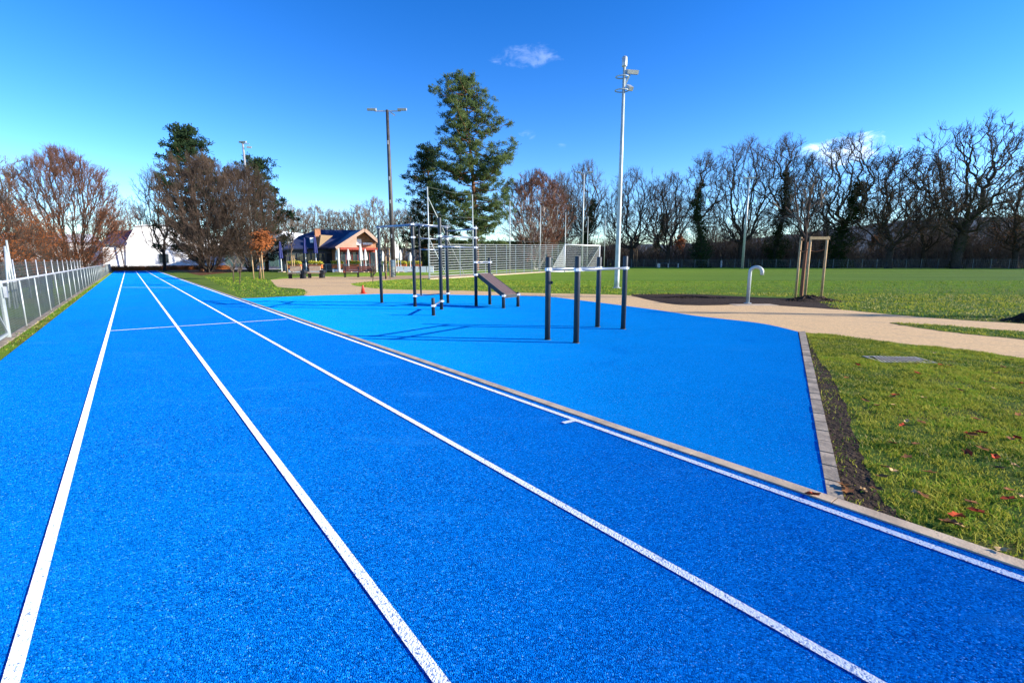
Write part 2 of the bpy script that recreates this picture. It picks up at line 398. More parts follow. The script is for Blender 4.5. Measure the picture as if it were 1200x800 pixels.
# soil mounds
def mound(name, c, rx, ry, h, label, mat):
    nx = 26; vs = []; fs = []
    for j in range(9):
        rr = j / 8
        for i in range(nx):
            a = 2 * math.pi * i / nx; k = 1 + .16 * math.sin(3 * a + 1) + .1 * math.sin(7 * a) + random.uniform(-.05, .05)
            z = h * (math.cos(rr * math.pi) * .5 + .5) * (1 + random.uniform(-.25, .25)) - .01 + (random.uniform(0, .03) if rr < 1 else 0)
            vs.append((c.x + rx * rr * k * math.cos(a), c.y + ry * rr * k * math.sin(a), z if rr < 1 else -.01))
    for j in range(8):
        for i in range(nx): fs.append((j * nx + i, j * nx + (i + 1) % nx, (j + 1) * nx + (i + 1) % nx, (j + 1) * nx + i))
    m = MB(); m.add(vs, fs)
    for _ in range(240):
        a = random.uniform(0, 6.28); r = math.sqrt(random.random()); s = random.uniform(.015, .045)
        z = h * (math.cos(r * math.pi) * .5 + .5)
        m.box((c.x + rx * r * math.cos(a), c.y + ry * r * math.sin(a), z), (s, s * 1.3, s), random.uniform(0, 3), 0, random.uniform(0, 1))
    return tag(m.build(name, mat), label, 'soil mound')
mound('soil_mound', G(950, 352.5), 1.15, .75, .20, 'low dark soil mound around the base of the three tall stakes', M['soil'])
mound('soil_mound', G(1212, 377), .75, .5, .24, 'dark heap of soil on grass at the right end of the path', M['soil'])
mound('soil_mound', G(810, 349), 1.6, .4, .07, 'long low dark soil ridge between path and pitch', M['soil'])

# ------------------------------------------------------------------ grass blades
def blades(name, poly, dens, hgt, wid, bbox=None, label=None, mats=('blade1', 'blade2', 'blade3', 'blade4'), avoid=(), clump=1.3, wts=(.24, .36, .28, .12)):
    xs = [p[0] for p in poly]; ys = [p[1] for p in poly]
    x0, x1, y0, y1 = min(xs), max(xs), min(ys), max(ys)
    n = int((x1 - x0) * (y1 - y0) * dens)
    x = np.random.uniform(x0, x1, n); y = np.random.uniform(y0, y1, n)
    ok = inpoly(x, y, poly)
    for a in avoid: ok &= ~inpoly(x, y, a)
    u = x / np.maximum(y, .1) * F
    ok &= (u < 670) & (u > -670)
    # clumpy: low-frequency mask
    cm = np.sin(x * 5.1 + 1.7 * np.sin(y * 3.3)) * np.sin(y * 4.3 + 1.9 * np.sin(x * 2.7)) + .6 * np.sin(x * 17 + y * 5) * np.sin(y * 15 - x * 7)
    ok &= np.random.rand(n) < np.clip(.6 + .4 * cm * clump, .22, 1)
    x = x[ok]; y = y[ok]; cm = cm[ok]; n = len(x)
    a = np.random.uniform(0, 2 * math.pi, n); h = hgt * np.random.uniform(.45, 1.25, n) * (1 + .25 * cm)
    lean = np.random.uniform(.3, 1.8, n) * h; la = np.random.uniform(0, 2 * math.pi, n); w = wid * np.random.uniform(.6, 1.3, n)
    dx = np.cos(a) * w / 2; dy = np.sin(a) * w / 2; lx = np.cos(la) * lean; ly = np.sin(la) * lean
    V = np.empty((n, 5, 3), np.float32)
    V[:, 0] = np.stack([x - dx, y - dy, np.full(n, -.004)], 1); V[:, 1] = np.stack([x + dx, y + dy, np.full(n, -.004)], 1)
    V[:, 2] = np.stack([x + dx * .7 + lx * .35, y + dy * .7 + ly * .35, h * .6], 1); V[:, 3] = np.stack([x - dx * .7 + lx * .35, y - dy * .7 + ly * .35, h * .6], 1)
    V[:, 4] = np.stack([x + lx, y + ly, h], 1)
    me = bpy.data.meshes.new(name)
    me.vertices.add(n * 5); me.vertices.foreach_set('co', V.reshape(-1))
    b = np.arange(n) * 5
    q = np.stack([b, b + 1, b + 2, b + 3, b + 3, b + 2, b + 4], 1).reshape(-1)
    me.loops.add(len(q)); me.loops.foreach_set('vertex_index', q.astype(np.int32))
    ls = np.stack([np.arange(n) * 7, np.arange(n) * 7 + 4], 1).reshape(-1); 
    me.polygons.add(n * 2); me.polygons.foreach_set('loop_start', ls.astype(np.int32))
    pr = np.random.rand(n) * .5 + .5 * np.clip(.5 + .35 * np.sin(x * 2.1 + 2 * np.sin(y * 1.7)) + .35 * np.sin(x * 9 + 3 * np.sin(y * 6)) * np.sin(y * 8 + x * 2), 0, 1)
    mi = np.searchsorted(np.cumsum(wts), np.clip(pr, 0, .999)); mi = np.clip(mi, 0, len(mats) - 1)
    me.polygons.foreach_set('material_index', np.repeat(mi, 2).astype(np.int32))
    for k in mats: me.materials.append(M[k])
    me.update(); me.validate()
    o = bpy.data.objects.new(name, me); COL.objects.link(o)
    tag(o, label, 'grass', None, 'stuff'); return o
grateP = [(gc.x + .37 * math.cos(a), gc.y + .2 * math.sin(a)) for a in [2 * math.pi * i / 14 for i in range(14)]]
rightLawn = soilR[2:] + [Vector((7.5, 2.2, 0)), Vector((11.5, 3.5, 0))] + [G(1400, 455)] + low[1:-1]
nearL = [p for p in rightLawn]
blades('grass_blades', rightLawn, 9000, .030, .0065, label='thick green and yellow grass right of the playground', avoid=(grateP,))
strip = soilR + sk
blades('sparse_grass', strip, 1100, .032, .007, label='sparse tufts of grass growing through the bare soil strip')
blades('verge_grass', sliver, 900, .045, .014, label='narrow strip of grass between the two path arms')
fm = smoothline(px((740, 344.5), (820, 343.5), (900, 343.5), (977, 344), (1100, 345), (1400, 346)), 6) + smoothline(px((1400, 389), (1200, 379), (1111, 373.5), (1027, 366.5), (977, 361.5), (940, 349.5), (840, 345), (740, 345.5)), 6, .06)
blades('field_edge_grass', fm, 200, .06, .022, label='yellowish longer grass along the edge of the pitch', wts=(.12, .4, .22, .26))
pm = smoothline(px((560, 328), (700, 328.5), (900, 329), (1200, 329), (1300, 329)), 4, .5) + smoothline(px((1300, 345.6), (1100, 344.8), (977, 344), (900, 343.5), (740, 344.3), (640, 340)), 6, .3)
blades('pitch_grass', pm, 90, .045, .026, label='short mown green grass on the near part of the pitch', wts=(.56, .12, .3, .02))
isl = smoothline(px((411, 332.8), (450, 328.8), (520, 326), (600, 329), (740, 338)), 4) + smoothline(px((740, 346), (679, 344), (605, 342.6), (554, 340.6), (500, 339.7), (460, 338.8), (435, 337.2), (411, 332.8)), 4, .05)
blades('island_grass', isl, 60, .06, .03, label='short grass on the strip behind the playground', wts=(.3, .3, .3, .1))
lg = [TP(kB + .1, tk0 + .1)] + smoothline(px((300, 348.2), (355, 346.2), (355, 339.5), (325, 336.6), (316, 328.5), (300, 325), (240, 325)), 4, .05)
blades('left_lawn_grass', lg, 70, .06, .03, label='short grass between the track and the pale path', wts=(.4, .12, .43, .05))

# fallen leaves
def leafmesh(name, mat, s):
    m = MB(); pts = []
    for i in range(10):
        a = 2 * math.pi * i / 10; r = s * (1 if i % 2 == 0 else .62) * random.uniform(.8, 1.1)
        pts.append((r * math.cos(a) * 1.25, r * math.sin(a) * .8, .006 + .35 * s * random.uniform(0, 1)))
    vs = [(0, 0, .004)] + pts; m.add(vs, [(0, 1 + i, 1 + (i + 1) % 10) for i in range(10)])
    vs2 = [(x, y, z - .0015) for x, y, z in vs]; m.add(vs2, [(0, 1 + (i + 1) % 10, 1 + i) for i in range(10)])
    me = bpy.data.meshes.new(name); me.from_pydata(m.v, [], m.f); me.materials.append(mat); return me
lk = [(leafmesh('fallen_leaf', M['fallred'], .045), 'curled dark red fallen leaf lying in the right grass', 'red leaves fallen in the grass'),
      (leafmesh('fallen_leaf', M['fallbrown'], .04), 'curled brown fallen leaf lying in the right grass', 'brown leaves fallen in the grass'),
      (leafmesh('fallen_leaf', M['fallpale'], .032), 'small pale tan fallen leaf lying in the right grass', 'pale leaves fallen in the grass')]
def leaf(me, p, label, group=None, z=.02):
    o = bpy.data.objects.new('fallen_leaf', me); COL.objects.link(o); o.location = (p.x, p.y, z)
    o.rotation_euler = (random.uniform(-.22, .22), random.uniform(-.22, .22), random.uniform(0, 6.28)); return tag(o, label, 'leaf', group)
reds = [(1137, 512), (1150, 511), (1133, 535), (1165, 540), (1144, 605), (1075, 440), (1049, 466), (1102, 430), (1057, 502), (1190, 517), (1182, 590), (1120, 610), (1196, 452), (1005, 430)]
for q in reds: leaf(lk[0][0], G(*q), lk[0][1], lk[0][2], .03)
random.seed(21)
k = 0
while k < 46:
    u, v = random.uniform(950, 1198), random.uniform(398, 655); p = G(u, v)
    if not inpoly(np.array([p.x]), np.array([p.y]), rightLawn + [])[0] and not inpoly(np.array([p.x]), np.array([p.y]), strip)[0]: continue
    if inpoly(np.array([p.x]), np.array([p.y]), grateP)[0]: continue
    i = 1 if random.random() < .7 else 2
    leaf(lk[i][0], p, lk[i][1], lk[i][2], .028); k += 1
leaf(lk[0][0], G(953, 584) + Vector((0, 0, 0)), 'reddish brown fallen leaf lying on the pale track kerb', None, .024)

# ------------------------------------------------------------------ fitness equipment
def post(root, p, h, r, clamps=(), knob=None):
    m = MB(); m.lathe((p.x, p.y, 0), [(r, 0), (r, h - .012), (r * .9, h)], 20)
    o = m.build('post', M['post'], root, True)
    m = MB(); m.lathe((p.x, p.y, 0), [(r * 1.35, .0), (r * 1.35, .018), (r * 1.02, .024)], 20); 
    m.build('base_collar', M['post'], o, True)
    for c in clamps:
        m = MB(); m.lathe((p.x, p.y, c - .033), [(r * 1.08, 0), (r * 1.2, .006), (r * 1.2, .060), (r * 1.08, .066)], 20)
        for a in (0, 2.1, 4.2):
            m.box((p.x + math.cos(a) * r * 1.35, p.y + math.sin(a) * r * 1.35, c), (.035, .035, .045), a)
        m.build('clamp', M['clamp'], o)
    return o
def rail(root, a, b, z0, z1, r=.025, name='bar', mat='bar', gap=.05):
    d = (b - a); d.z = 0; d.normalize()
    m = MB(); m.tube((a.x + d.x * gap, a.y + d.y * gap, z0), (b.x - d.x * gap, b.y - d.y * gap, z1), r, 12); return m.build(name, M[mat], root, True)
dp = {k: G(*v) for k, v in {'a': (641.5, 398.5), 'b': (675, 402.3), 'c': (700, 383.5), 'd': (730, 386)}.items()}
cen = (dp['a'] + dp['b'] + dp['c'] + dp['d']) / 4
db = thing('dip_bars', cen, 'four post parallel dip bars in dark steel standing nearest on the blue rubber', 'fitness station')
loc = {k: v - cen for k, v in dp.items()}
HP = {k: Zat(v, dp[k].y) for k, v in {'a': 301, 'b': 300, 'c': 301, 'd': 300}.items()}
RH = Zat(316, dp['b'].y)
for k in dp: post(db, loc[k], HP[k], .055, (RH,))
rail(db, loc['a'], loc['c'], RH, RH, .026); rail(db, loc['b'], loc['d'], RH, RH, .026)
m = MB(); m.tube(loc['a'] + Vector((.05, 0, Zat(331, dp['a'].y))), loc['a'] + Vector((.085, -.01, Zat(331, dp['a'].y))), .03, 12); m.build('knob', M['rubber_black'], db)

RB = {'A': (447.5, 355), 'B': (486.5, 359.5), 'C': (517.5, 363), 'D': (525, 355.5), 'E': (558, 359), 'F': (574, 357), 'I': (508, 370), 'G': (590, 361.5), 'H': (607, 359.5)}
RT = {'A': 264, 'B': 262, 'C': 255, 'D': 261, 'E': 264, 'F': 302, 'I': 349, 'G': 343, 'H': 342}
rp = {k: G(*v) for k, v in RB.items()}; rc = rp['C'].lerp(rp['D'], .5)
rig = thing('pull_up_rig', rc, 'large dark steel pull up rig with overhead bars and sloping bench', 'fitness station')
rl = {k: v - rc for k, v in rp.items()}
rh = {k: Zat(RT[k], rp[k].y) for k in rp}
top = 2.74
cl = {'A': (top,), 'B': (top, 2.32, .37), 'C': (2.31, 1.99, .28), 'D': (top, 2.32, .37), 'E': (2.63, 2.31, 1.99, 1.5, 1.08), 'F': (1.5, 1.08), 'I': (.29,), 'G': (.42,), 'H': (.42,)}
rh['A'] = rh['B'] = rh['D'] = 2.82
for k in rp: post(rig, rl[k], rh[k], .055 if k not in 'I' else .05, cl[k])
# overhead twin rails A-B and B-D with rungs
def twin(a, b, w, rung):
    d = (b - a).normalized(); n = Vector((-d.y, d.x, 0)) * w
    for s in (-1, 1): rail(rig, a + n * s, b + n * s, top, top, .024, 'overhead_rail', 'bar', -.02)
    if rung:
        L_ = (b - a).length; k = int(L_ / .33)
        for i in range(1, k + 1):
            q = a + d * L_ * i / (k + 1); rail(rig, q - n, q + n, top - .01, top - .01, .015, 'rung', 'bar', 0)
twin(rl['A'], rl['B'], .09, False); twin(rl['B'], rl['D'], .17, True)
rail(rig, rl['B'], rl['D'], .37, .37, .021); rail(rig, rl['C'], rl['D'], 2.31, 2.31); rail(rig, rl['C'], rl['E'], 2.31, 2.31)
rail(rig, rl['C'], rl['E'], 1.99, 1.99); rail(rig, rl['D'], rl['E'], 2.6, 2.6); rail(rig, rl['E'], rl['F'], 1.5, 1.5); rail(rig, rl['I'], rl['C'], .29, .28)
J = rl['B'].lerp(rl['D'], .18)
m = MB(); m.tube((J.x, J.y, .37), (J.x, J.y, top), .028, 12); m.build('climbing_pole', M['post'], rig, True)
for z in (2.3, 1.93, .75, 1.32): 
    if z > 1.9: rail(rig, J, rl['D'], z, z, .018, 'rung', 'bar', .0)
# sloping bench
eb, fb, gb, hb = rl['E'], rl['F'], rl['G'], rl['H']
d1 = (gb - eb); 
TL = eb.lerp(fb, .08) + d1 * .05 + Vector((0, 0, 1.09)); TR = eb.lerp(fb, .92) + d1 * .05 + Vector((0, 0, 1.09))
BL = gb.lerp(hb, .08) + Vector((0, 0, .42)); BR = gb.lerp(hb, .92) + Vector((0, 0, .42))
m = MB()
for i in range(4):
    f0, f1 = i / 4 + .008, (i + 1) / 4 - .008; a, b, c, d = TL.lerp(TR, f0), TL.lerp(TR, f1), BL.lerp(BR, f1), BL.lerp(BR, f0)
    up_ = Vector((0, 0, .035)); m.add([a, b, c, d, a + up_, b + up_, c + up_, d + up_], [(0, 1, 2, 3), (4, 7, 6, 5), (0, 4, 5, 1), (1, 5, 6, 2), (2, 6, 7, 3), (3, 7, 4, 0)])
m.build('bench_board', M['deck'], rig)
m = MB(); o_ = Vector((0, 0, -.03)); m.bar(TL + o_, BL + o_, .03, .13); m.bar(TR + o_, BR + o_, .03, .13); m.bar(BL + o_, BR + o_, .04, .1); m.bar(TL + o_, TR + o_, .04, .1); m.build('bench_frame', M['post'], rig)

# steel hook (drinking fountain pipe)
hp = G(876, 355.5); hz = Zat(311, hp.y)
hk = thing('steel_hook', hp, 'polished steel pipe bent over like a walking stick beside the path', 'pipe fixture')
pts = [(0, 0, 0), (0, 0, hz - .26)] + [(.17 - .17 * math.cos(a), -.10 * (1 - math.cos(a)), hz - .24 + .18 * math.sin(a)) for a in [R(x) for x in range(0, 181, 12)]] + [(.34, -.2, hz - .34)]
m = MB(); m.path(pts, .062, 16); m.build('pipe', M['galvlight'], hk, True)
m = MB(); m.lathe((0, 0, 0), [(.13, 0), (.13, .02), (.07, .03)], 18); m.build('base_plate', M['galv'], hk)

# ------------------------------------------------------------------ trees
def grow(seed, H, trunk_h, r0, L1, L2, L3, L4, up=.25, spread=1.0, multi=1, wig=.18, rt=.011, n4=3, crown_lo=.3, fan=.5, fork=True):
    """returns trunk MB (stems, limbs) and crown MB (twigs), plus twig tip points"""
    rnd = random.Random(seed); tr = MB(); cr = MB(); tips = []
    def rv(): return Vector((rnd.gauss(0, 1), rnd.gauss(0, 1), rnd.gauss(0, 1)))
    def br(p, d, L_, r, lev, nseg, nside, mb, wg, upb, rend):
        pts = [p.copy()]; rr = [r]; q = p.copy(); dd = d.normalized()
        for i in range(nseg):
            dd = (dd + rv() * wg + Vector((0, 0, upb))).normalized(); q = q + dd * (L_ / nseg)
            pts.append(q.copy()); rr.append(r + (rend - r) * (i + 1) / nseg)
        mb.path(pts, rr, nside, False); return pts, rr
    def at(pts, rr, f):
        x = f * (len(pts) - 1); i = min(int(x), len(pts) - 2); g = x - i
        return pts[i].lerp(pts[i + 1], g), (pts[i + 1] - pts[i]).normalized(), rr[i] + (rr[i + 1] - rr[i]) * g
    def side(d, ang):
        o = rv(); o = (o - d * o.dot(d)).normalized(); return (d * math.cos(ang) + o * math.sin(ang)).normalized()
    for s in range(multi):
        if multi > 1:
            a = 2 * math.pi * s / multi + rnd.uniform(-.4, .4); tilt = fan * math.sqrt(rnd.uniform(.05, 1))
            d = Vector((math.cos(a) * math.sin(tilt), math.sin(a) * math.sin(tilt), math.cos(tilt))); p = Vector((math.cos(a) * .35, math.sin(a) * .35, 0)); HH = H * rnd.uniform(.72, .92); r = r0 * rnd.uniform(.6, 1)
        else: d = Vector((rnd.uniform(-.06, .06), rnd.uniform(-.06, .06), 1)); p = Vector(); HH = H * .8; r = r0
        pts, rr = br(p, d, HH, r, 0, 10, 8, tr, wig * .35, .02, .05)
        rr0 = rr
        for i in range(L1):
            f = crown_lo + (1 - crown_lo) * (i + rnd.random()) / L1
            q, dd, rq = at(pts, rr, min(f, .98)); l1 = H * .42 * spread * (1 - .55 * abs(f - .45)) * rnd.uniform(.7, 1.15) * (1.0 if multi == 1 else .55)
            l1 *= min(1.0, (1.25 - f) * 1.5)
            p1, r1 = br(q, side(dd, rnd.uniform(.55, 1.1)), l1, rq * rnd.uniform(.45, .7), 1, 7, 6, tr, wig, up * .5, .035)
            for j in range(L2):
                f2 = .2 + .8 * (j + rnd.random()) / L2; q2, d2, rq2 = at(p1, r1, min(f2, .99)); l2 = l1 * .5 * rnd.uniform(.6, 1.1)
                p2, r2 = br(q2, side(d2, rnd.uniform(.4, .95)), l2, max(rq2 * .6, .03), 2, 5, 4, tr if rnd.random() < .5 else cr, wig * 1.2, up * .5, .02)
                for k in range(L3):
                    f3 = .15 + .85 * (k + rnd.random()) / L3; q3, d3, rq3 = at(p2, r2, min(f3, .99)); l3 = l2 * .55 * rnd.uniform(.6, 1.2)
                    p3, r3 = br(q3, side(d3, rnd.uniform(.35, .9)), l3, max(rq3 * .55, rt * 1.6), 3, 3, 3, cr, wig * 1.2, up * .6, rt)
                    for l in range(L4):
                        f4 = .2 + .8 * (l + rnd.random()) / L4; q4, d4, _ = at(p3, r3, min(f4, .99)); l4 = max(l3 * .6, .5) * rnd.uniform(.6, 1.2)
                        p4, _r4 = br(q4, side(d4, rnd.uniform(.3, .8)), l4, rt, 4, 2, 3, cr, wig, up * .7, rt * .5); tips.append(p4[-1])
    return tr, cr, tips, pts, rr0
def leafclump(mb, c, rad, n, size, rnd, flat=.8):
    for _ in range(n):
        p = c + Vector((rnd.gauss(0, rad), rnd.gauss(0, rad), rnd.gauss(0, rad * flat)))
        a = Vector((rnd.gauss(0, 1), rnd.gauss(0, 1), rnd.gauss(0, 1))).normalized(); b = a.orthogonal().normalized() * size * rnd.uniform(.6, 1.2); a = a * size * rnd.uniform(.6, 1.2)
        mb.add([p - a * .5, p + b * .4, p + a * .5, p - b * .4], [(0, 1, 2, 3)])

def grow_env(seed, H, lo, rad, nt, bf=.35, rtip=.022, jit=.22, trunk_f=None, step=.7, base_r=.4, stems=1, spray=5, tl=.9, shape=.55, twr=.018, top_pow=.6, expo=.47, skew=0, tw2=3):
    """tree skeleton: crown points inside an envelope, each joined to the node that keeps both the hop and the way to the root short"""
    rs = np.random.RandomState(seed); rnd = random.Random(seed)
    zl = lo * H
    # crown points
    pts = []
    while len(pts) < nt:
        a = rs.uniform(0, 2 * math.pi); f = rs.uniform(0, 1) ** .85
        zz_ = zl + (H - zl) * f
        w = math.sin(math.pi * min(max((f * (1 - shape) / max(shape, .05)) if f < shape else ((1 - f) / (1 - shape)), 0), 1) / 2) if f >= shape else .45 + .55 * f / shape
        if f >= shape: w = max(0, 1 - ((f - shape) / (1 - shape)) ** 2) ** top_pow
        lob = 1 + .16 * math.sin(3 * a + seed) + .12 * math.sin(5 * a + f * 6 + seed * 2) + .10 * math.sin(9 * f + a * 2)
        r = rad * w * lob * math.sqrt(rs.uniform(.04, 1))
        pts.append((r * math.cos(a) + skew * f, r * math.sin(a), zz_ * (1 + .05 * math.sin(4 * a + seed))))
    pts = np.array(pts)
    tf = trunk_f if trunk_f is not None else lo + .12
    nodes = [np.zeros(3)]; par = [-1]; plen = [0.0]
    if stems == 1:
        ns = max(2, int(H * tf / step)); d = np.array([rs.uniform(-.05, .05), rs.uniform(-.05, .05), 1.0])
        for i in range(ns):
            d = d + rs.normal(0, .05, 3); d[2] = 1; nodes.append(nodes[-1] + d / np.linalg.norm(d) * H * tf / ns); par.append(len(nodes) - 2); plen.append(plen[-1] * 0 + H * tf / ns * (i + 1))
    else:
        for k in range(stems):
            a = 2 * math.pi * k / stems + rs.uniform(-.4, .4); nodes.append(np.array([.35 * math.cos(a), .35 * math.sin(a), .25])); par.append(0); plen.append(.4)
    trunk_n = len(nodes)
    cap = 60000; A = np.zeros((cap, 3)); PL = np.zeros(cap); n = len(nodes); A[:n] = nodes; PL[:n] = plen; par = list(par)
    rootp = A[trunk_n - 1] if stems == 1 else A[0]
    order = np.argsort(np.linalg.norm(pts - rootp, axis=1) + rs.uniform(-.5, .5, nt))
    ends = []
    for oi in order:
        t = pts[oi]; st = 1 if n > 2 else 0
        st = max(1, int(trunk_n * .62)) if stems == 1 else 1
        dv_ = t - A[st:n]; dist = np.sqrt((dv_ ** 2).sum(1)); pen = np.where(dv_[:, 2] < -.2, 1.5 * (-dv_[:, 2]), 0)
        j = st + int(np.argmin(dist + bf * PL[st:n] + pen)); L_ = dist[j - st]; k = max(1, int(round(L_ / step)))
        p0 = A[j].copy(); pp = par[j]
        dr = (A[j] - A[pp]) if pp >= 0 else np.array([0, 0, 1.0]); dr = dr / (np.linalg.norm(dr) + 1e-6)
        c1 = p0 + dr * L_ * .33 * rs.uniform(.4, 1) ; prev = j
        for q in range(1, k + 1):
            f = q / k; b = (1 - f) ** 2 * p0 + 2 * f * (1 - f) * c1 + f * f * t
            if q < k: b = b + rs.normal(0, jit * min(step, L_ * .3), 3)
            A[n] = b; par.append(prev); PL[n] = PL[prev] + np.linalg.norm(b - A[prev]); prev = n; n += 1
            if n >= cap - 20: break
        ends.append(prev)
    cnt = np.zeros(n); 
    for e in ends: cnt[e] += 1
    kids = [[] for _ in range(n)]
    # parents always have a lower index
    for i in range(n - 1, 0, -1): cnt[par[i]] += cnt[i]; kids[par[i]].append(i)
    rr = rtip * np.power(np.maximum(cnt, 1), expo); sc = base_r / rr[0] if stems == 1 else base_r / max(rr[k] for k in kids[0]); g_ = np.log(max(rr)) 
    rmax = rr[0] if stems == 1 else max(rr[k] for k in kids[0])
    rr = np.where(rr > rtip * 1.5, rtip * np.power(rr / rtip, math.log(base_r / rtip) / math.log(rmax / rtip)), rr)
    if stems == 1:
        zb = A[:n, 2]; fl = np.clip(1 - zb / (.06 * H), 0, 1) * (np.arange(n) < trunk_n); rr = rr * (1 + .35 * fl ** 2)
    tr = MB(); cr = MB(); lim = rtip * 2.6
    stack = [(0, kids[0][0])] if stems == 1 else [(0, k) for k in kids[0]]
    if stems == 1: stack += [(0, k) for k in kids[0][1:]]
    while stack:
        a, b = stack.pop(); ch = [a, b]
        while kids[ch[-1]]:
            kk = sorted(kids[ch[-1]], key=lambda x: -cnt[x]); 
            for x in kk[1:]: stack.append((ch[-1], x))
            ch.append(kk[0])
        P_ = [tuple(A[c]) for c in ch]; Rr = [float(rr[c]) for c in ch]; Rr[0] = min(Rr[0], Rr[1] * 1.25) if a != 0 or stems > 1 else Rr[0]
        m_ = tr if Rr[1] > lim else cr; sd_ = 9 if Rr[1] > .15 else (6 if Rr[1] > .06 else 4 if Rr[1] > .03 else 3)
        m_.path(P_, Rr, sd_, False)
    tips = []; ctr = np.array([0, 0, zl + (H - zl) * .35])
    for e in ends:
        p = Vector(A[e]); pv_ = Vector(A[par[e]]); o = (p - pv_).normalized(); out = (p - Vector(ctr)).normalized()
        for _ in range(spray):
            d = (o * .8 + out * .5 + Vector((rnd.gauss(0, .55), rnd.gauss(0, .55), rnd.gauss(.25, .45)))).normalized(); l = tl * rnd.uniform(.5, 1.25)
            s0 = pv_.lerp(p, rnd.uniform(.2, 1)); q1 = s0 + d * l * .5 + Vector((rnd.gauss(0, .07), rnd.gauss(0, .07), rnd.gauss(0, .07))); q2 = s0 + d * l + Vector((rnd.gauss(0, .08), rnd.gauss(0, .08), .08))
            cr.path([s0, q1, q2], [twr, twr * .8, twr * .5], 3, False); tips.append(q2)
            for _k in range(tw2):
                s1 = q1.lerp(q2, rnd.uniform(-.3, .8)); d2 = (d + Vector((rnd.gauss(0, .6), rnd.gauss(0, .6), rnd.gauss(.15, .45)))).normalized(); cr.path([s1, s1 + d2 * l * rnd.uniform(.3, .6)], [twr * .65, twr * .4], 3, False)
    # main leader line for ivy
    ln = [0]; 
    while kids[ln[-1]]: ln.append(max(kids[ln[-1]], key=lambda x: cnt[x]))
    lead = [Vector(A[i]) for i in ln if cnt[i] > nt * .02]
    return tr, cr, tips, lead
def make_tree(name, seed, label, H, bark, twig, ivy=None, leaves=None, **kw):
    tr, cr, tips, lead = grow_env(seed, H, **kw)
    root = thing(name, (0, 0, 0), label, 'tree'); rnd = random.Random(seed + 99)
    tr.build('trunk', M[bark], root, True); cr.build('crown', M[twig], root)
    if ivy:
        m = MB(); n, wmax, ztop = ivy; zt = min(ztop * H, lead[-1].z)
        for _ in range(n):
            z_ = zt * rnd.random() ** 1.1; i = next((k for k in range(len(lead) - 1) if lead[k + 1].z >= z_), len(lead) - 2)
            g = (z_ - lead[i].z) / max(lead[i + 1].z - lead[i].z, .01); p = lead[i].lerp(lead[i + 1], min(max(g, 0), 1)); a = rnd.uniform(0, 6.28)
            rad = wmax * (1 - .72 * z_ / zt) * (.7 + .45 * math.sin(z_ * 1.3 + seed + math.sin(a * 2))) + .15
            leafclump(m, p + Vector((math.cos(a), math.sin(a), 0)) * rad * math.sqrt(rnd.uniform(.15, 1)), .2, 5, .22, rnd)
        m.build('ivy', M['ivy'], root)
    if leaves:
        mat, frac, n, size, zmax = leaves; m = MB()
        for t in tips:
            k = .5 + .5 * math.sin(t.x * .9 + seed) * math.sin(t.y * .8 + t.z * .7)
            if rnd.random() < frac * 2 * k and t.z < zmax * H: leafclump(m, t, .35, n, size, rnd)
        m.build('leaves', M[mat], root)
    reg(root); return root
T = {}
T['oak'] = (make_tree('oak_tree', 3, 'x', 22, 'bark', 'twig', lo=.22, rad=10.5, nt=520, bf=.62, jit=.2, trunk_f=.26, base_r=.62, rtip=.03, spray=5, tl=1.2, shape=.45, twr=.019), 22)
T['gnarl'] = (make_tree('oak_tree', 46, 'x', 26, 'bark', 'twig', ivy=(900, 1.5, .5), lo=.28, rad=13, nt=400, bf=.6, jit=.42, trunk_f=.36, base_r=1.0, rtip=.05, spray=5, tl=1.4, shape=.6, twr=.032, top_pow=.35), 26)
T['ivyoak'] = (make_tree('ivy_clad_tree', 8, 'x', 22, 'bark', 'twig', ivy=(2300, 2.4, .68), lo=.3, rad=7.8, nt=480, bf=.55, jit=.2, trunk_f=.45, base_r=.5, rtip=.028, spray=5, tl=1.1, shape=.5, twr=.018), 22)
T['ivyslim'] = (make_tree('ivy_clad_tree', 28, 'x', 22, 'bark', 'twig', ivy=(2500, 2.5, .78), lo=.35, rad=5.8, nt=380, bf=.4, jit=.2, trunk_f=.6, base_r=.4, rtip=.026, spray=5, tl=1.1, shape=.5, twr=.018), 22)
T['slim'] = (make_tree('bare_tree', 14, 'x', 22, 'bark', 'twig', lo=.25, rad=6.2, nt=400, bf=.7, jit=.17, trunk_f=.22, base_r=.38, rtip=.026, spray=5, tl=1.1, shape=.6, twr=.017), 22)
T['pale'] = (make_tree('bare_tree', 19, 'x', 18, 'barkgrey', 'twiglight', lo=.2, rad=7.5, nt=420, bf=.65, jit=.2, trunk_f=.22, base_r=.4, rtip=.03, spray=5, tl=1.0, shape=.5, twr=.026), 18)
T['brown'] = (make_tree('brown_leaved_tree', 23, 'x', 20, 'bark', 'twigbrown', leaves=('brownleaf', .42, 4, .26, 1), lo=.2, rad=8.5, nt=500, bf=.6, jit=.2, trunk_f=.26, base_r=.45, rtip=.028, spray=5, tl=1.0, shape=.5, twr=.024), 20)
T['red'] = (make_tree('red_twigged_tree', 29, 'x', 16, 'birch', 'twigred', lo=.12, rad=6.6, nt=800, bf=.7, jit=.15, base_r=.2, rtip=.026, spray=7, tl=.95, shape=.55, twr=.024, stems=3, top_pow=.45), 16)
T['multi'] = (make_tree('hornbeam_tree', 31, 'x', 15, 'bark', 'twigbrown', lo=.10, rad=7.6, nt=1400, bf=.9, jit=.09, base_r=.17, rtip=.018, spray=6, tl=.9, shape=.5, twr=.0135, stems=10, top_pow=.5, tw2=4), 15)
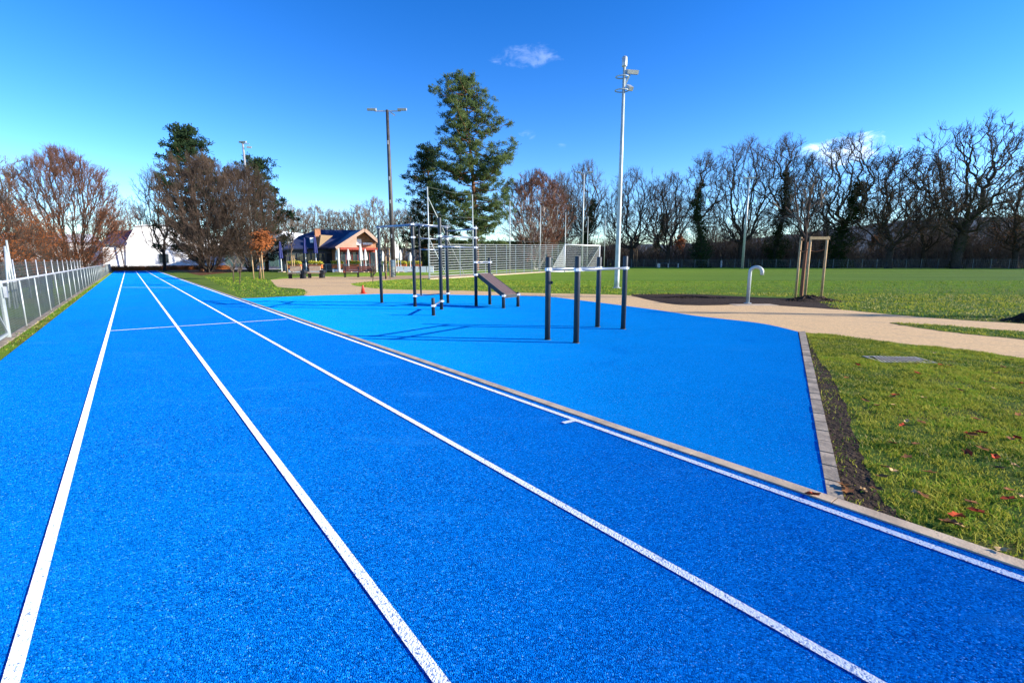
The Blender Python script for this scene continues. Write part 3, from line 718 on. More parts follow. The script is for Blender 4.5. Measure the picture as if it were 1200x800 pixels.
T['multib'] = (make_tree('hornbeam_tree', 33, 'x', 15, 'bark', 'twigmid', leaves=('copper', .5, 3, .15, .6), lo=.08, rad=7.8, nt=1300, bf=.85, jit=.09, base_r=.17, rtip=.018, spray=7, tl=.9, shape=.45, twr=.0145, stems=11, top_pow=.55, tw2=3), 15)
T['copper'] = (make_tree('copper_leaved_tree', 37, 'x', 10, 'bark', 'twigbrown', leaves=('copper', .6, 5, .14, .95), lo=.06, rad=5, nt=750, bf=.8, jit=.1, base_r=.12, rtip=.015, spray=6, tl=.8, shape=.4, twr=.011, stems=9, top_pow=.6), 10)
USED = set()
def put(kind, u, Y, vtop, label, w=1.0, rz=None, group=None, Xs=None):
    root, H = T[kind]; X = P(u, (306 if vtop is None else (vtop + 306) / 2), Y).x if Xs is None else Xs; h = Zat(vtop, Y) if vtop is not None else H; s = h / (H * 1.02)
    rz = random.uniform(0, 6.28) if rz is None else rz
    if kind not in USED:
        USED.add(kind); root.location = (X, Y, -.05); root.rotation_euler = (0, 0, rz); root.scale = (s * w, s * w, s); root['label'] = label
        if group: root['group'] = group
        return root
    return copy_thing(root, (X, Y, -.05), rz, (s * w, s * w, s), label, group)
random.seed(5)
row = [('red', 628, 88, 203, 'reddish twigged tree with pale forked stems right of the tall pine', 1.0),
 ('ivyoak', 686, 112, 190, 'bare tree with ivy trunk directly behind the football goal', .85),
 ('slim', 655, 125, 203, 'slender bare tree between the red twigged tree and the goal', 1),
 ('oak', 742, 116, 198, 'spreading bare tree just right of the tall floodlight mast', .85),
 ('slim', 784, 116, 203, 'bare tree with upright forks left of the tallest ivy column', 1.2),
 ('ivyslim', 826, 108, 180, 'bare tree with the fullest ivy column left of the far floodlight mast', 1.0),
 ('oak', 874, 112, 164, 'rounded bare tree rising behind the far floodlight mast', .8),
 ('ivyslim', 914, 110, 162, 'narrow tall bare tree right of the far floodlight mast', 1.05),
 ('slim', 945, 108, 182, 'slim bare tree above the row left of the cloud', 1.0),
 ('ivyoak', 988, 104, 160, 'bare tree with thick ivy trunk standing under the low cloud', 1.15),
 ('brown', 1050, 100, 176, 'tree with clinging brown leaves left of the gnarled oak', 1.1),
 ('slim', 1090, 106, 186, 'slim bare tree tucked behind the brown leaved tree', 1.2),
 ('gnarl', 1134, 96, 142, 'tallest gnarled bare oak with heavy crooked limbs at the right', .85),
 ('brown', 1200, 98, 184, 'brown leaved tree at the right edge of the photo', 1.1)]
for k, u, Y, vt, lab, w in row: put(k, u, Y, vt + 3, lab, w)
for i in range(12):
    X = 118 + i * 9 + random.uniform(-2, 2); Y = 92 - i * 2.2
    put(random.choice(['oak', 'ivyoak', 'brown', 'slim']), 0, Y, None, 'bare tree of the row continuing right of the photo', .9, group='trees beyond the right edge', Xs=X)
for i in range(17):
    u = 655 + i * 35 + random.uniform(-12, 12); Y = random.uniform(122, 150)
    put(random.choice(['slim', 'oak', 'slim', 'ivyoak', 'brown', 'ivyslim']), u, Y, random.uniform(218, 250), 'bare tree half hidden in the wood behind the pitch', 1.0, group='trees in the wood behind the pitch')
for i, u in enumerate((335, 352, 371, 388, 403, 421, 440, 470, 492)):
    put('pale', u, random.uniform(105, 130), random.uniform(236, 250) if u != 440 else 234, 'pale bare tree behind the clubhouse roofs', 1.0, group='pale bare trees behind the clubhouse')
put('multi', 238, 64, 187, 'wide many stemmed brown tree in front of the dark pine', .84)
put('multi', 288, 67, 197, 'many stemmed brown tree beside the slim grey light mast', .66)
put('slim', 186, 74, 204, 'greyish forked tree leaning before the white hall', .95)
put('multib', 78, 46, 180, 'large many stemmed reddish brown tree behind the left railing', .92)
put('copper', 2, 31, 232, 'copper leaved bushy tree at the left edge behind the railing', .9)
put('copper', 40, 42, 266, 'low copper leaved bush below the large left tree', 1.2)
put('pale', -14, 60, 168, 'pale bare tree top showing at the left edge', .8)
put('slim', 322, 92, 236, 'dark bare tree right of the many stemmed group', .9)
put('oak', 128, 110, 246, 'distant dark bare tree in the gap above the white hall', .9)
put('oak', 158, 112, 240, 'distant dark bare tree touching the hall roof ridge', .9)

# conifers
def pine(name, seed, base, H, trunk_top, env, label, mat, tuft, ntuft, per, tr_r, lean=(0, 0), zlo=.2):
    rnd = random.Random(seed); root = thing(name, base, label, 'tree'); tm = MB(); cm = MB()
    tp = [Vector((lean[0] * f + .25 * math.sin(f * 5), lean[1] * f, H * f)) for f in [i / 10 for i in range(11)]]
    tm.path(tp, [tr_r * (1 - .88 * i / 10) for i in range(11)], 9, False)
    def tat(f):
        x = f * 10; i = min(int(x), 9); return tp[i].lerp(tp[i + 1], x - i)
    def ext(f, a):
        for i in range(len(env) - 1):
            if env[i][0] <= f <= env[i + 1][0]:
                g = (f - env[i][0]) / (env[i + 1][0] - env[i][0]); l = env[i][1] + (env[i + 1][1] - env[i][1]) * g; r = env[i][2] + (env[i + 1][2] - env[i][2]) * g
                c = math.cos(a); return l * (1 - c) / 2 + r * (1 + c) / 2
        return 1
    nb = ntuft
    for b in range(nb):
        f = zlo + (1 - zlo) * (b + .5 * rnd.random()) / nb; a = b * 2.4 + rnd.uniform(-.5, .5); L_ = ext(f, a) * rnd.choice((.6, .8, .95, 1.05)) * rnd.uniform(.85, 1.1)
        p = tat(f); pts = [p]; rise = rnd.uniform(-.12, .5)
        for i in range(1, 6):
            g = i / 5; pts.append(p + Vector((math.cos(a) * L_ * g, math.sin(a) * L_ * g * .9, L_ * (rise * g - .12 * math.sin(g * 3)))) + Vector((rnd.gauss(0, .12), rnd.gauss(0, .12), rnd.gauss(0, .12))))
        tm.path(pts, [max(.03, tr_r * .22 * (1 - .8 * i / 5)) for i in range(6)], 5, False)
        for g in np.linspace(.42, 1, max(3, int(L_ / 1.05))):
            x = g * 5; i = min(int(x), 4); q = pts[i].lerp(pts[i + 1], x - i)
            for s in range(2 if g < .9 else 3):
                c = q + Vector((rnd.gauss(0, .65), rnd.gauss(0, .65), rnd.uniform(-.05, .55)))
                if g < .85: tm.tube(q, c, .02, 3, .01)
                for _ in range(per):
                    d = Vector((rnd.gauss(0, 1), rnd.gauss(0, 1), rnd.gauss(.6, .7))).normalized(); s0 = c + Vector((rnd.gauss(0, .2), rnd.gauss(0, .2), rnd.gauss(0, .13))) 
                    e = s0 + d * tuft * rnd.uniform(.6, 1.2); w = d.orthogonal().normalized() * tuft * .11
                    cm.add([s0 - w * .5, s0 + w * .5, e + w, e - w], [(0, 1, 2, 3)])
    tm.build('trunk', M['pinebark'], root, True); cm.build('crown', M[mat], root); return root
Yp = 74.0; b0 = P(558, 306, Yp); b0.z = 0; k_ = Yp / F * 1.1; Hh = Zat(95, Yp)
def fz(v): return Zat(v, Yp) / Hh
env = sorted([(fz(300), 40 * k_, 30 * k_), (fz(275), 42 * k_, 32 * k_), (fz(255), 50 * k_, 42 * k_), (fz(235), 42 * k_, 46 * k_), (fz(215), 36 * k_, 46 * k_), (fz(195), 38 * k_, 44 * k_), (fz(183), 36 * k_, 52 * k_), (fz(168), 30 * k_, 56 * k_), (fz(156), 24 * k_, 50 * k_), (fz(148), 22 * k_, 34 * k_), (fz(138), 26 * k_, 24 * k_), (fz(118), 34 * k_, 18 * k_), (fz(105), 24 * k_, 14 * k_), (1.0, 8 * k_, 5 * k_), (0, 5, 5)])
pine('pine_tree', 4, b0, Hh, 0, env, 'tall irregular green pine towering behind the pull up rig', 'needle', .40, 120, 46, .42, lean=(-1.0, 0), zlo=.16)
Y2 = 80.0; b1 = P(503, 200, Y2); b1.z = 0; H2 = Zat(174, Y2)
pine('pine_tree', 12, b1, H2, 0, [(0, 5, 4.5), (.25, 5, 4), (.6, 3.9, 3.2), (.85, 1.9, 1.9), (1, .3, .4)], 'smaller dark pine left of the tall irregular pine', 'needledark', .40, 95, 28, .32, zlo=.12)
Y3 = 72.0; b2 = P(220, 165, Y3); b2.z = 0; H3 = Zat(153, Y3)
pine('pine_tree', 17, b2, H3, 0, [(0, 4, 5), (.4, 5, 6), (.65, 4.4, 6), (.78, 2.8, 3.8), (.9, 1.3, 1.8), (1, .3, .4)], 'dark pine top rising above the many stemmed brown tree', 'needledark', .5, 90, 26, .35, zlo=.1)
Y4 = 74.0; b3 = P(303, 200, Y4); b3.z = 0; H4 = Zat(188, Y4)
pine('pine_tree', 22, b3, H4, 0, [(0, 4, 4), (.5, 4, 4), (.8, 2.8, 3), (1, .5, .6)], 'dark pine behind the slim grey light mast', 'needledark', .5, 60, 24, .3, zlo=.1)

# undergrowth behind the pitch, hedges
def brush(name, pts, n, h0, h1, depth, mat, label, leaf=None, rr=.02):
    m = MB(); rnd = random.Random(77)
    segs = [(Vector(pts[i]), Vector(pts[i + 1])) for i in range(len(pts) - 1)]; tot = sum((b - a).length for a, b in segs)
    for _ in range(n):
        x = rnd.uniform(0, tot)
        for a, b in segs:
            l = (b - a).length
            if x <= l: p = a.lerp(b, x / l); break
            x -= l
        p = p + Vector((rnd.uniform(-.5, .5), rnd.uniform(0, depth), 0)); h = rnd.uniform(h0, h1) * (.7 + .3 * math.sin(p.x * .21) * math.sin(p.x * .083 + 1))
        d = Vector((rnd.gauss(0, .28), rnd.gauss(0, .28), 1)); q1 = p + d * h * .5; q2 = q1 + (d + Vector((rnd.gauss(0, .35), rnd.gauss(0, .35), 0))) * h * .5
        m.path([p, q1, q2], [rr * 1.5, rr, rr * .6], 3, False)
        for k in range(6):
            s = q1.lerp(q2, rnd.random()) if rnd.random() < .6 else p.lerp(q1, rnd.uniform(.3, 1)); e = s + Vector((rnd.gauss(0, .5), rnd.gauss(0, .5), rnd.uniform(.2, 1))) * h * .2
            m.path([s, e], [rr * .7, rr * .4], 3, False)
            if leaf and rnd.random() < leaf: 
                leafclump_mi(m, e, .35, 3, .22, rnd)
    return tag(m.build(name, mat), label, 'undergrowth', None, 'stuff')
def leafclump_mi(mb, c, rad, n, size, rnd):
    for _ in range(n):
        p = c + Vector((rnd.gauss(0, rad), rnd.gauss(0, rad), rnd.gauss(0, rad))); a = Vector((rnd.gauss(0, 1), rnd.gauss(0, 1), rnd.gauss(0, 1))).normalized(); b = a.orthogonal().normalized() * size; a = a * size
        mb.add([p - a * .5, p + b * .4, p + a * .5, p - b * .4], [(0, 1, 2, 3)], 1 if rnd.random() < .6 else 2)
rowpts = [P(600, 306, 128), P(700, 306, 124), P(830, 306, 116), P(960, 306, 108), P(1080, 306, 106), P(1200, 306, 100), P(1260, 306, 96)]
for p in rowpts: p.z = 0
brush('undergrowth', rowpts, 7000, 4, 11, 16, [M['twig'], M['brownleaf'], M['ivy']], 'dark tangled undergrowth beneath the wood behind the pitch', .10, .035)
lp = [P(320, 306, 100), P(480, 306, 96), P(560, 306, 88), P(650, 306, 98)]
for p in lp: p.z = 0
brush('background_thicket', lp, 1100, 3, 6, 8, [M['twigbrown'], M['brownleaf'], M['ivy']], 'brown thicket behind the clubhouse and the ball fence', .12, .03)
def hedge(name, a, b, w, h, n, size, mats, label, cat='hedge'):
    m = MB(); rnd = random.Random(hash(label) % 1000 if False else len(label)); a = Vector(a); b = Vector(b); d = (b - a); L_ = d.length; d.normalize(); nn = Vector((-d.y, d.x, 0))
    m.bar(a + Vector((0, 0, h * .42)), b + Vector((0, 0, h * .42)), w * .7, h * .8, 0)
    for _ in range(n):
        t = rnd.uniform(0, L_); s = rnd.choice((-1, 1)) * w * .5 * rnd.uniform(.7, 1.05); z = rnd.uniform(0, h)
        if rnd.random() < .35: s = rnd.uniform(-w / 2, w / 2); z = h * rnd.uniform(.82, 1.05)
        p = a + d * t + nn * s + Vector((0, 0, z)); q = Vector((rnd.gauss(0, 1), rnd.gauss(0, 1), rnd.gauss(0, 1))).normalized(); e = q.orthogonal().normalized() * size * rnd.uniform(.5, 1.2); q = q * size * rnd.uniform(.5, 1.2)
        m.add([p - q * .5, p + e * .45, p + q * .5, p - e * .45], [(0, 1, 2, 3)], rnd.choice(range(len(mats))))
    return tag(m.build(name, mats), label, cat)
q0, q1 = P(496, 306, 80), P(660, 306, 92); q0.z = q1.z = 0
hedge('hedge', q0, q1, 2.2, Zat(284, 85), 9000, .35, [M['ivy'], M['needledark']], 'dark evergreen hedge under the pines behind the ball fence')
hedge('hedge', TP(sL - 3.6, 14), TP(sL - 3.6, t_end + 6), 1.3, 1.25, 9000, .10, [M['bark'], M['ivy'], M['brownleaf']], 'low dark hedge behind the left railing and its mesh fence')
hedge('hedge', TP(sL - 2, t_end + 5), TP(26, t_end + 9), 1.2, .75, 5000, .14, [M['copper'], M['brownleaf'], M['litter']], 'low reddish brown hedge below the white hall')

# ------------------------------------------------------------------ white hall beyond the track
Yh = 92.0
def PX(u, Y=Yh): return P(u, 306, Y).x
class Facade:
    """vertical plane through a base point, facing direction fn; local x runs along it, local y goes behind it"""
    def __init__(f, u, Y, ang):
        f.p = P(u, 306, Y); f.p.z = 0; f.rz = ang; f.ex = Vector((math.cos(ang), math.sin(ang), 0)); f.ey = Vector((-math.sin(ang), math.cos(ang), 0))
    def at(f, u, v, d=0):
        r_ = Vector(ray(u, v)); o = Vector((0, 0, EYE)); k = ((f.p - o).dot(f.ey) + d) / r_.dot(f.ey); q = o + r_ * k
        return ((q - f.p).dot(f.ex), d, q.z)
    def prism(f, name, pts, d0, d1, mat, parent):
        pr = [f.at(u, v, d0) if not isinstance(v, str) else (f.at(u, 306, d0)[0], d0, float(v)) for u, v in pts]; m = MB(); n = len(pr)
        vs = [(x, d0, z_) for x, _, z_ in pr] + [(x, d1, z_) for x, _, z_ in pr]
        m.add(vs, [tuple(range(n)), tuple(range(2 * n - 1, n - 1, -1))] + [((i + 1) % n, i, n + i, n + (i + 1) % n) for i in range(n)]); return m.build(name, mat, parent)
trk = math.atan2(TN.y, TN.x)
fh = Facade(170, Yh, trk)
hall = thing('white_hall', fh.p, 'large white gabled hall behind the end of the running track', 'building', rz=trk)
fh.prism('wall', [(147, '0'), (262, '0'), (262, 281), (225, 269), (190, 264.8), (158, 266), (147, 284)], 0, 26, M['white'], hall)
fh.prism('roof', [(264, 281.5), (225, 268), (190, 263.8), (158, 265), (158, 264), (190, 262.6), (225, 267), (264, 280.5)], -.4, 26.3, M['roofwhite'], hall)
fh.prism('annex_wall', [(120, '0'), (146.8, '0'), (146.8, 285), (120, 287)], .3, 14, M['white'], hall)
m = MB()
sl = [fh.at(158.5, 269.5, 4), fh.at(147.5, 286, -.6), fh.at(134, 284.5, -.6), fh.at(147, 269.5, 4)]; sl2 = [fh.at(145.5, 270, 4), fh.at(132.5, 284.5, -.6), fh.at(119, 284, -.6), fh.at(131, 270, 4)]
for q in (sl, sl2): m.add(list(q) + [(p[0], p[1], p[2] - .3) for p in q], [(3, 2, 1, 0), (4, 5, 6, 7), (0, 1, 5, 4), (1, 2, 6, 5), (2, 3, 7, 6), (3, 0, 4, 7)])
m.build('lean_to_roof', M['slate'], hall)
x0, _, z0_ = fh.at(140.5, 287, -.5); m = MB(); m.tube((x0 + .3, -.5, 0), (x0, -.5, z0_), .12, 8); m.build('downpipe', M['darkroof'], hall)
for uu in (192, 236):
    x0, _, z0_ = fh.at(uu, 303, 0); m = MB(); m.box((x0, -.04, z0_), (1.7, .1, 1.9)); wf = m.build('window', M['galv'], hall)
    m = MB(); m.box((x0, -.11, z0_), (1.4, .06, 1.6)); m.build('pane', M['glass'], wf)
def gable(name, xs, prof, y0, y1, mat, parent):
    m = MB(); n = len(prof); vs = [(x - xs, y0, z) for x, z in prof] + [(x - xs, y1, z) for x, z in prof]
    m.add(vs, [tuple(range(n)), tuple(range(2 * n - 1, n - 1, -1))] + [((i + 1) % n, i, n + i, n + (i + 1) % n) for i in range(n)]); return m.build(name, mat, parent)
# left wing of the hall, seen through the trees
fg = Facade(170, Yh, trk); fg.p = fh.p + fh.ey * 2.5
wing = thing('white_wing', fg.p, 'long low white building seen through the left trees', 'building', rz=trk)
fg.prism('wall', [(-40, '0'), (119, '0'), (119, 284), (-40, 282)], 0, 12, M['white'], wing)
a = fg.at(-42, 281.5, -.5); b = fg.at(120, 283.5, -.5)
m = MB(); m.add([(a[0], -.5, a[2]), (b[0], -.5, a[2]), (b[0] - 1.5, 6, a[2] + 1.7), (a[0] + 1.5, 6, a[2] + 1.7), (b[0], 12.5, a[2]), (a[0], 12.5, a[2])], [(0, 1, 2, 3), (3, 2, 4, 5), (1, 4, 2), (0, 3, 5), (0, 5, 4, 1)]); m.build('roof', M['roofwhite'], wing)
for uu in (12, 34, 57, 80, 103):
    q = fg.at(uu, 298, 0); m = MB(); m.box((q[0], -.03, q[2]), (1.6, .1, 1.3)); f = m.build('window', M['galv'], wing)
    m = MB(); m.box((q[0], -.10, q[2]), (1.4, .06, 1.1)); m.build('pane', M['glass'], f)
# right pale building with green glazing
Yg = 88.0; xg = P(310, 306, Yg).x; z3 = lambda v: Zat(v, Yg)
gb_ = thing('pavilion', (xg, Yg, 0), 'low pale pavilion with green glazed front behind the copper sapling', 'building')
xa, xb = P(262, 306, Yg).x, P(342, 306, Yg).x
m = MB(); m.box(((xa + xb) / 2 - xg, 5, z3(280) / 2), (xb - xa, 10, z3(280))); m.build('wall', M['white'], gb_)
gable('roof', xg, [(xa - .4, z3(281)), (xb + .4, z3(281)), (xb - 2.2, z3(270)), (xa + 2, z3(268))], -.6, 10.6, M['roofwhite'], gb_)
for i in range(6):
    m = MB(); xx = xa + (xb - xa) * (i + .6) / 6.2 - xg; m.box((xx, -.03, 1.75), (1.7, .1, 2.6)); f = m.build('window', M['white'], gb_)
    m = MB()
    for s in (-.42, .42): m.box((xx + s, -.10, 1.75), (.74, .06, 2.4))
    m.build('pane', M['greenglass'], f)

# ------------------------------------------------------------------ clubhouse
def flat(pts, th, mat, name, parent):
    a = Vector(pts[1]) - Vector(pts[0]); b = Vector(pts[2]) - Vector(pts[0]); nn = a.cross(b).normalized() * th; m = MB(); n = len(pts)
    m.add([Vector(p) + nn for p in pts] + [Vector(p) - nn for p in pts], [tuple(range(n)), tuple(range(2 * n - 1, n - 1, -1))] + [((i + 1) % n, i, n + i, n + (i + 1) % n) for i in range(n)]); return m.build(name, mat, parent)
ca = R(30); fc = Facade(418, 68, ca)
ch = thing('clubhouse', fc.p, 'clubhouse with blue slate roof, tan dormer and salmon gable front', 'building', rz=ca)
A3 = fc.at
fc.prism('gable_wall', [(396.5, '0'), (440.5, '0'), (440.5, 284), (427, 271.5), (396.5, 290)], 0, 16, M['brick'], ch)
ap = Vector(A3(427, 269.3, -1.2)); le = Vector(A3(393.3, 291, -1.2)); re = Vector(A3(443, 283.5, -1.2)); bk = Vector((0, 18, 0))
flat([le, ap, ap + bk, le + bk], .13, M['slate'], 'roof', ch); flat([ap, re, re + bk, ap + bk], .13, M['slate'], 'roof', ch)
m = MB(); o_ = Vector((0, -.2, 0)); m.bar(le + o_, ap + o_, .14, .40); m.bar(ap + o_, re + o_, .14, .40); m.build('bargeboard', M['pink'], ch)
fc.prism('gable_boarding', [(397, 290), (418, 290), (418, 277.5)], -.75, -.6, M['pink'], ch)
a = A3(397, 291, 0); b = A3(440, 291, 0); m = MB(); m.box(((a[0] + b[0]) / 2, -.55, a[2] - .05), (b[0] - a[0], 1.1, .3)); m.build('awning', M['redtrim'], ch)
a = A3(419.5, 283.5, -.3); m = MB(); m.box((a[0], -.2, a[2]), (.95, .2, .8)); m.build('sign_board', M['white'], ch)
a = A3(431, 285.5, -.3); m = MB(); m.box((a[0], -.2, a[2]), (1.3, .2, .3)); m.build('sign_board', M['white'], ch)
a = A3(398, 293, 0); b = A3(439.5, 293, 0); m = MB(); m.box(((a[0] + b[0]) / 2, -.05, a[2] / 2), (b[0] - a[0], .12, a[2])); wf = m.build('shopfront', M['redtrim'], ch)
m = MB(); nW = 6
for i in range(nW): m.box((a[0] + (b[0] - a[0]) * (i + .5) / nW, -.14, a[2] / 2), ((b[0] - a[0]) / nW * .82, .06, a[2] - .5))
m.build('pane', M['glass'], wf)
for u in (396.5, 440.5): a = A3(u, 291, -1.0); m = MB(); m.box((a[0], -1.0, a[2] / 2), (.2, .2, a[2])); m.build('pillar', M['cream'], ch)
# long wing running left from behind the gable
fw = 5.0
q = [A3(336, 291.5, fw), A3(398, 291.5, fw)]
m = MB(); m.box(((q[0][0] + q[1][0]) / 2, fw + 4, q[0][2] / 2), (q[1][0] - q[0][0], 7.8, q[0][2])); m.build('wing_wall', M['darkroof'], ch)
p0, p1, p2, p3, p4 = A3(332, 291.8, fw - .7), A3(397, 291.0, fw - .7), A3(420, 270.5, fw + 4), A3(372, 270, fw + 4), A3(350, 277.5, fw + 2.6)
flat([p0, p1, p2, p3, p4], .12, M['slate'], 'main_roof', ch)
flat([A3(373, 289.5, fw - 1.0), A3(375, 275.5, fw - 1.0), A3(389, 276.5, fw - 1.0)], .8, M['tan'], 'dormer', ch)
a = A3(371.5, 268, fw + .5); b = A3(371.5, 288, fw + .5); m = MB(); m.box((a[0], fw + .5, (a[2] + b[2]) / 2), (.75, .9, a[2] - b[2])); m.build('chimney', M['brick'], ch)
a = A3(366, 281.5, fw - .3); m = MB(); m.box((a[0], fw - .2, a[2]), (.6, .2, .7)); m.build('skylight', M['white'], ch)
for i in range(6):
    a = A3(343 + i * 8.6, 300, fw); m = MB(); m.box((a[0], fw + .06, 1.5), (.75, .14, 2.2)); m.build('window', M['glass'], ch)

# planters on a low white wall
def planter(u, v, w, label, h0=.9):
    p = G(u, v); o = thing('planter', p, label, 'planter')
    m = MB(); m.box((0, 0, h0 * .5 + .35), (w, .45, h0 * .5)); m.box((0, 0, h0 * .76 + .35), (w + .06, .5, .06)); m.build('box', M['orange'], o)
    m = MB(); m.box((0, 0, .2), (w * .92, .42, .4)); m.build('plinth', M['white'], o)
    m = MB(); rnd = random.Random(int(u))
    for _ in range(320): leafclump(m, Vector((rnd.uniform(-w / 2, w / 2), rnd.uniform(-.2, .2), h0 + .3 + rnd.uniform(0, .22))), .08, 2, .16, rnd)
    m.build('plants', M['blade2'], o)
for u, v, w_, lab in ((346, 320, 1.6, 'orange planter behind the left pale bench'), (370.5, 319.5, 1.7, 'orange planter behind the right pale bench'), (396, 319, 1.4, 'orange planter left of the red brown bench'), (470, 318.6, 1.6, 'orange planter right of the blue grey bin'), (487, 318.4, 1.6, 'orange planter farthest right beside the pull up rig pole'), (416, 319, 1.2, 'orange planter behind the red brown bench')): planter(u, v, w_, lab)
wl = thing('low_wall', G(482, 319.2), 'low white panelled wall beneath the orange planters right of the bin', 'wall'); m = MB()
for i in range(5): m.box((-1.6 + i * 1.02, .45, .4), (.92, .14, .8))
m.build('panel', M['white'], wl)
# terrace fence and furniture
def terrace():
    a, b = G(335, 319), G(462, 319); o = thing('terrace_fence', a, 'thin grey railing along the clubhouse terrace', 'fence'); L_ = (b - a).length; d = (b - a).normalized()
    for i in range(17):
        m = MB(); q = d * L_ * i / 16; m.box((q.x, q.y, .55), (.07, .07, 1.1)); m.build('post', M['galv'], o)
    m = MB(); m.bar((0, 0, 1.08), d * L_ + Vector((0, 0, 1.08)), .06, .05); m.bar((0, 0, .25), d * L_ + Vector((0, 0, .25)), .05, .04)
    for i in range(96): q = d * L_ * i / 96; m.box((q.x, q.y, .66), (.022, .022, .8))
    m.build('rails', M['galv'], o)
terrace()
def parasol(u, Y, vt, vb, mat, label, first=[]):
    x = P(u, 306, Y).x; o = thing('closed_parasol', (x, Y, 0), label, 'parasol', 'closed parasols on the terrace'); zt, zb = Zat(vt, Y), Zat(vb, Y)
    m = MB(); m.tube((0, 0, 0), (0, 0, zt), .045, 8); m.build('pole', M['white'], o)
    m = MB(); rnd = random.Random(int(u)); L_ = zt - zb
    n = 12; vs = []; prof = [(.03, zt + .05), (.10, zt - .2), (.19, zt - .5 * L_), (.25, zb + .1), (.20, zb)]
    for r, z_ in prof:
        for i in range(n): a = 2 * math.pi * i / n; k = r * (1.15 if i % 2 else .8); vs.append((k * math.cos(a), k * math.sin(a), z_))
    fs = [(j * n + i, (j + 1) * n + i, (j + 1) * n + (i + 1) % n, j * n + (i + 1) % n) for j in range(len(prof) - 1) for i in range(n)] + [tuple(range(n)), tuple(range(len(prof) * n - 1, len(prof) * n - n - 1, -1))]
    m.add(vs, fs); m.build('canopy', M[mat], o)
    m = MB(); m.box((0, 0, .06), (.7, .7, .12)); m.build('base', M['kerb'], o)
for a in ((329.5, 66, 283, 303, 'navy', 'navy closed parasol farthest left by the pavilion'), (358.5, 66, 279, 297, 'navy', 'navy closed parasol left of the chimney one'), (370.5, 66, 276, 297, 'navy', 'navy closed parasol in front of the chimney'),
          (395.5, 66, 291, 305, 'cream', 'cream closed parasol at the left pillar of the salmon gable'), (408.5, 66, 292, 305, 'cream', 'short cream closed parasol left under the salmon gable'), (423, 65, 286, 305, 'cream', 'tallest cream closed parasol centred under the salmon gable'), (428.5, 66, 292, 305, 'cream', 'cream closed parasol just right of the gable centre'),
          (449, 66, 294, 306, 'cream', 'cream closed parasol right of the clubhouse beside the nearest rig post'), (458.5, 66, 295, 306, 'cream', 'small cream closed parasol above the blue grey bin'), (463.5, 64, 283, 303, 'cream', 'tallest cream closed parasol of the cluster right of the bin'), (466.5, 67, 286, 303, 'cream', 'cream closed parasol behind the tallest of the right cluster'), (469.5, 66, 293, 305, 'cream', 'cream closed parasol in the right cluster above the planter'), (481, 66, 296, 306, 'cream', 'farthest right small cream closed parasol')): parasol(*a)

# benches
def bench(p, rz, w, label, wood, name='park_bench'):
    o = thing(name, p, label, 'bench', rz=rz)
    m = MB()
    for i in range(3): m.box((0, -.28 + i * .17, .46), (w, .15, .045))
    m.build('seat', M[wood], o)
    m = MB()
    for i in range(3): m.box((0, .2 + i * .035, .62 + i * .17), (w, .04, .15), 0, 0, -.2)
    m.build('backrest', M[wood], o)
    for i in range(3):
        x = (-.44 + .44 * i) * w; m = MB(); m.box((x, -.22, .22), (.07, .07, .44)); m.box((x, .2, .5), (.07, .07, 1.0), 0, 0, -.12); m.box((x, -.02, .42), (.06, .5, .05)); m.build('leg', M['rubber_black'], o)
bench(G(420, 325), 0.03, 2.8, 'long red brown wooden bench facing the path before the terrace', 'redwood')
def chunky(p, rz, label):
    o = thing('pale_bench', p, label, 'bench', 'pale wooden benches with black ends', rz)
    m = MB(); m.box((0, 0, .48), (1.15, .62, .12)); m.build('seat', M['palewood'], o)
    m = MB(); m.box((-.1, .3, .85), (1.0, .08, .45), 0, 0, -.15); m.build('backrest', M['palewood'], o)
    for s in (-1, 1): m = MB(); m.box((s * .5, 0, .21), (.09, .55, .42)); m.build('leg', M['rubber_black'], o)
    m = MB(); m.path([(.72 , .28, .55), (.72, -.3, .55)], .2, 14); m.box((.72, 0, .17), (.16, .5, .34)); m.build('arm_end', M['rubber_black'], o)
chunky(G(347, 326.3), 0, 'pale wooden bench with black round end, the left of two'); chunky(G(369.5, 325.8), 0, 'pale wooden bench with black round end, the right of two')
# bin
p = G(460, 325); o = thing('litter_bin', p, 'tall blue grey litter bin right of the long red brown bench', 'bin')
m = MB(); m.lathe((0, 0, 0), [(.24, .03), (.27, .06), (.27, 1.0)], 18); m.build('body', M['wire'], o, False)
m = MB(); m.lathe((0, 0, 0), [(.26, 1.0), (.27, 1.02), (.27, 1.55), (.2, 1.62)], 18); m.build('hood', M['tealbin'], o)
# cone
p = G(425.5, 344); o = thing('traffic_cone', p, 'small red traffic cone at the far edge of the playground', 'cone')
m = MB(); m.lathe((0, 0, .03), [(.10, 0), (.035, .36), (.03, .37)], 14); m.build('body', M['cone'], o, True)
m = MB(); m.box((0, 0, .015), (.28, .28, .03)); m.build('base', M['cone'], o)

# staked young trees
def stakes(root, ps, h, mat='wood', r=.045, topz=None, rails_=((0, 1), (1, 2)), z0=0):
    for q in ps: m = MB(); m.tube((q[0], q[1], z0), (q[2], q[3], h), r, 8, r * .9); m.build('stake', M[mat], root, True)
    for i, j in rails_:
        a, b = ps[i], ps[j]; d = Vector((b[2] - a[2], b[3] - a[3], 0)).normalized() * .07
        m = MB(); m.bar(Vector((a[2], a[3] - .05, h - .07)) - d, Vector((b[2], b[3] - .05, h - .07)) + d, .035, .11); m.build('cross_rail', M[mat], root)
sp = [G(932, 349), G(943, 350.5), G(962, 350.5)]; Ys = sp[1].y; hs = Zat(277, Ys); c0 = sp[1] + Vector((.05, .35, 0))
st = thing('staked_tree', c0, 'thin leafless sapling held by three tall wooden stakes on a soil mound', 'tree')
topx = [P(938, 277, Ys).x, P(950, 277, Ys).x, P(968.5, 277, Ys).x]
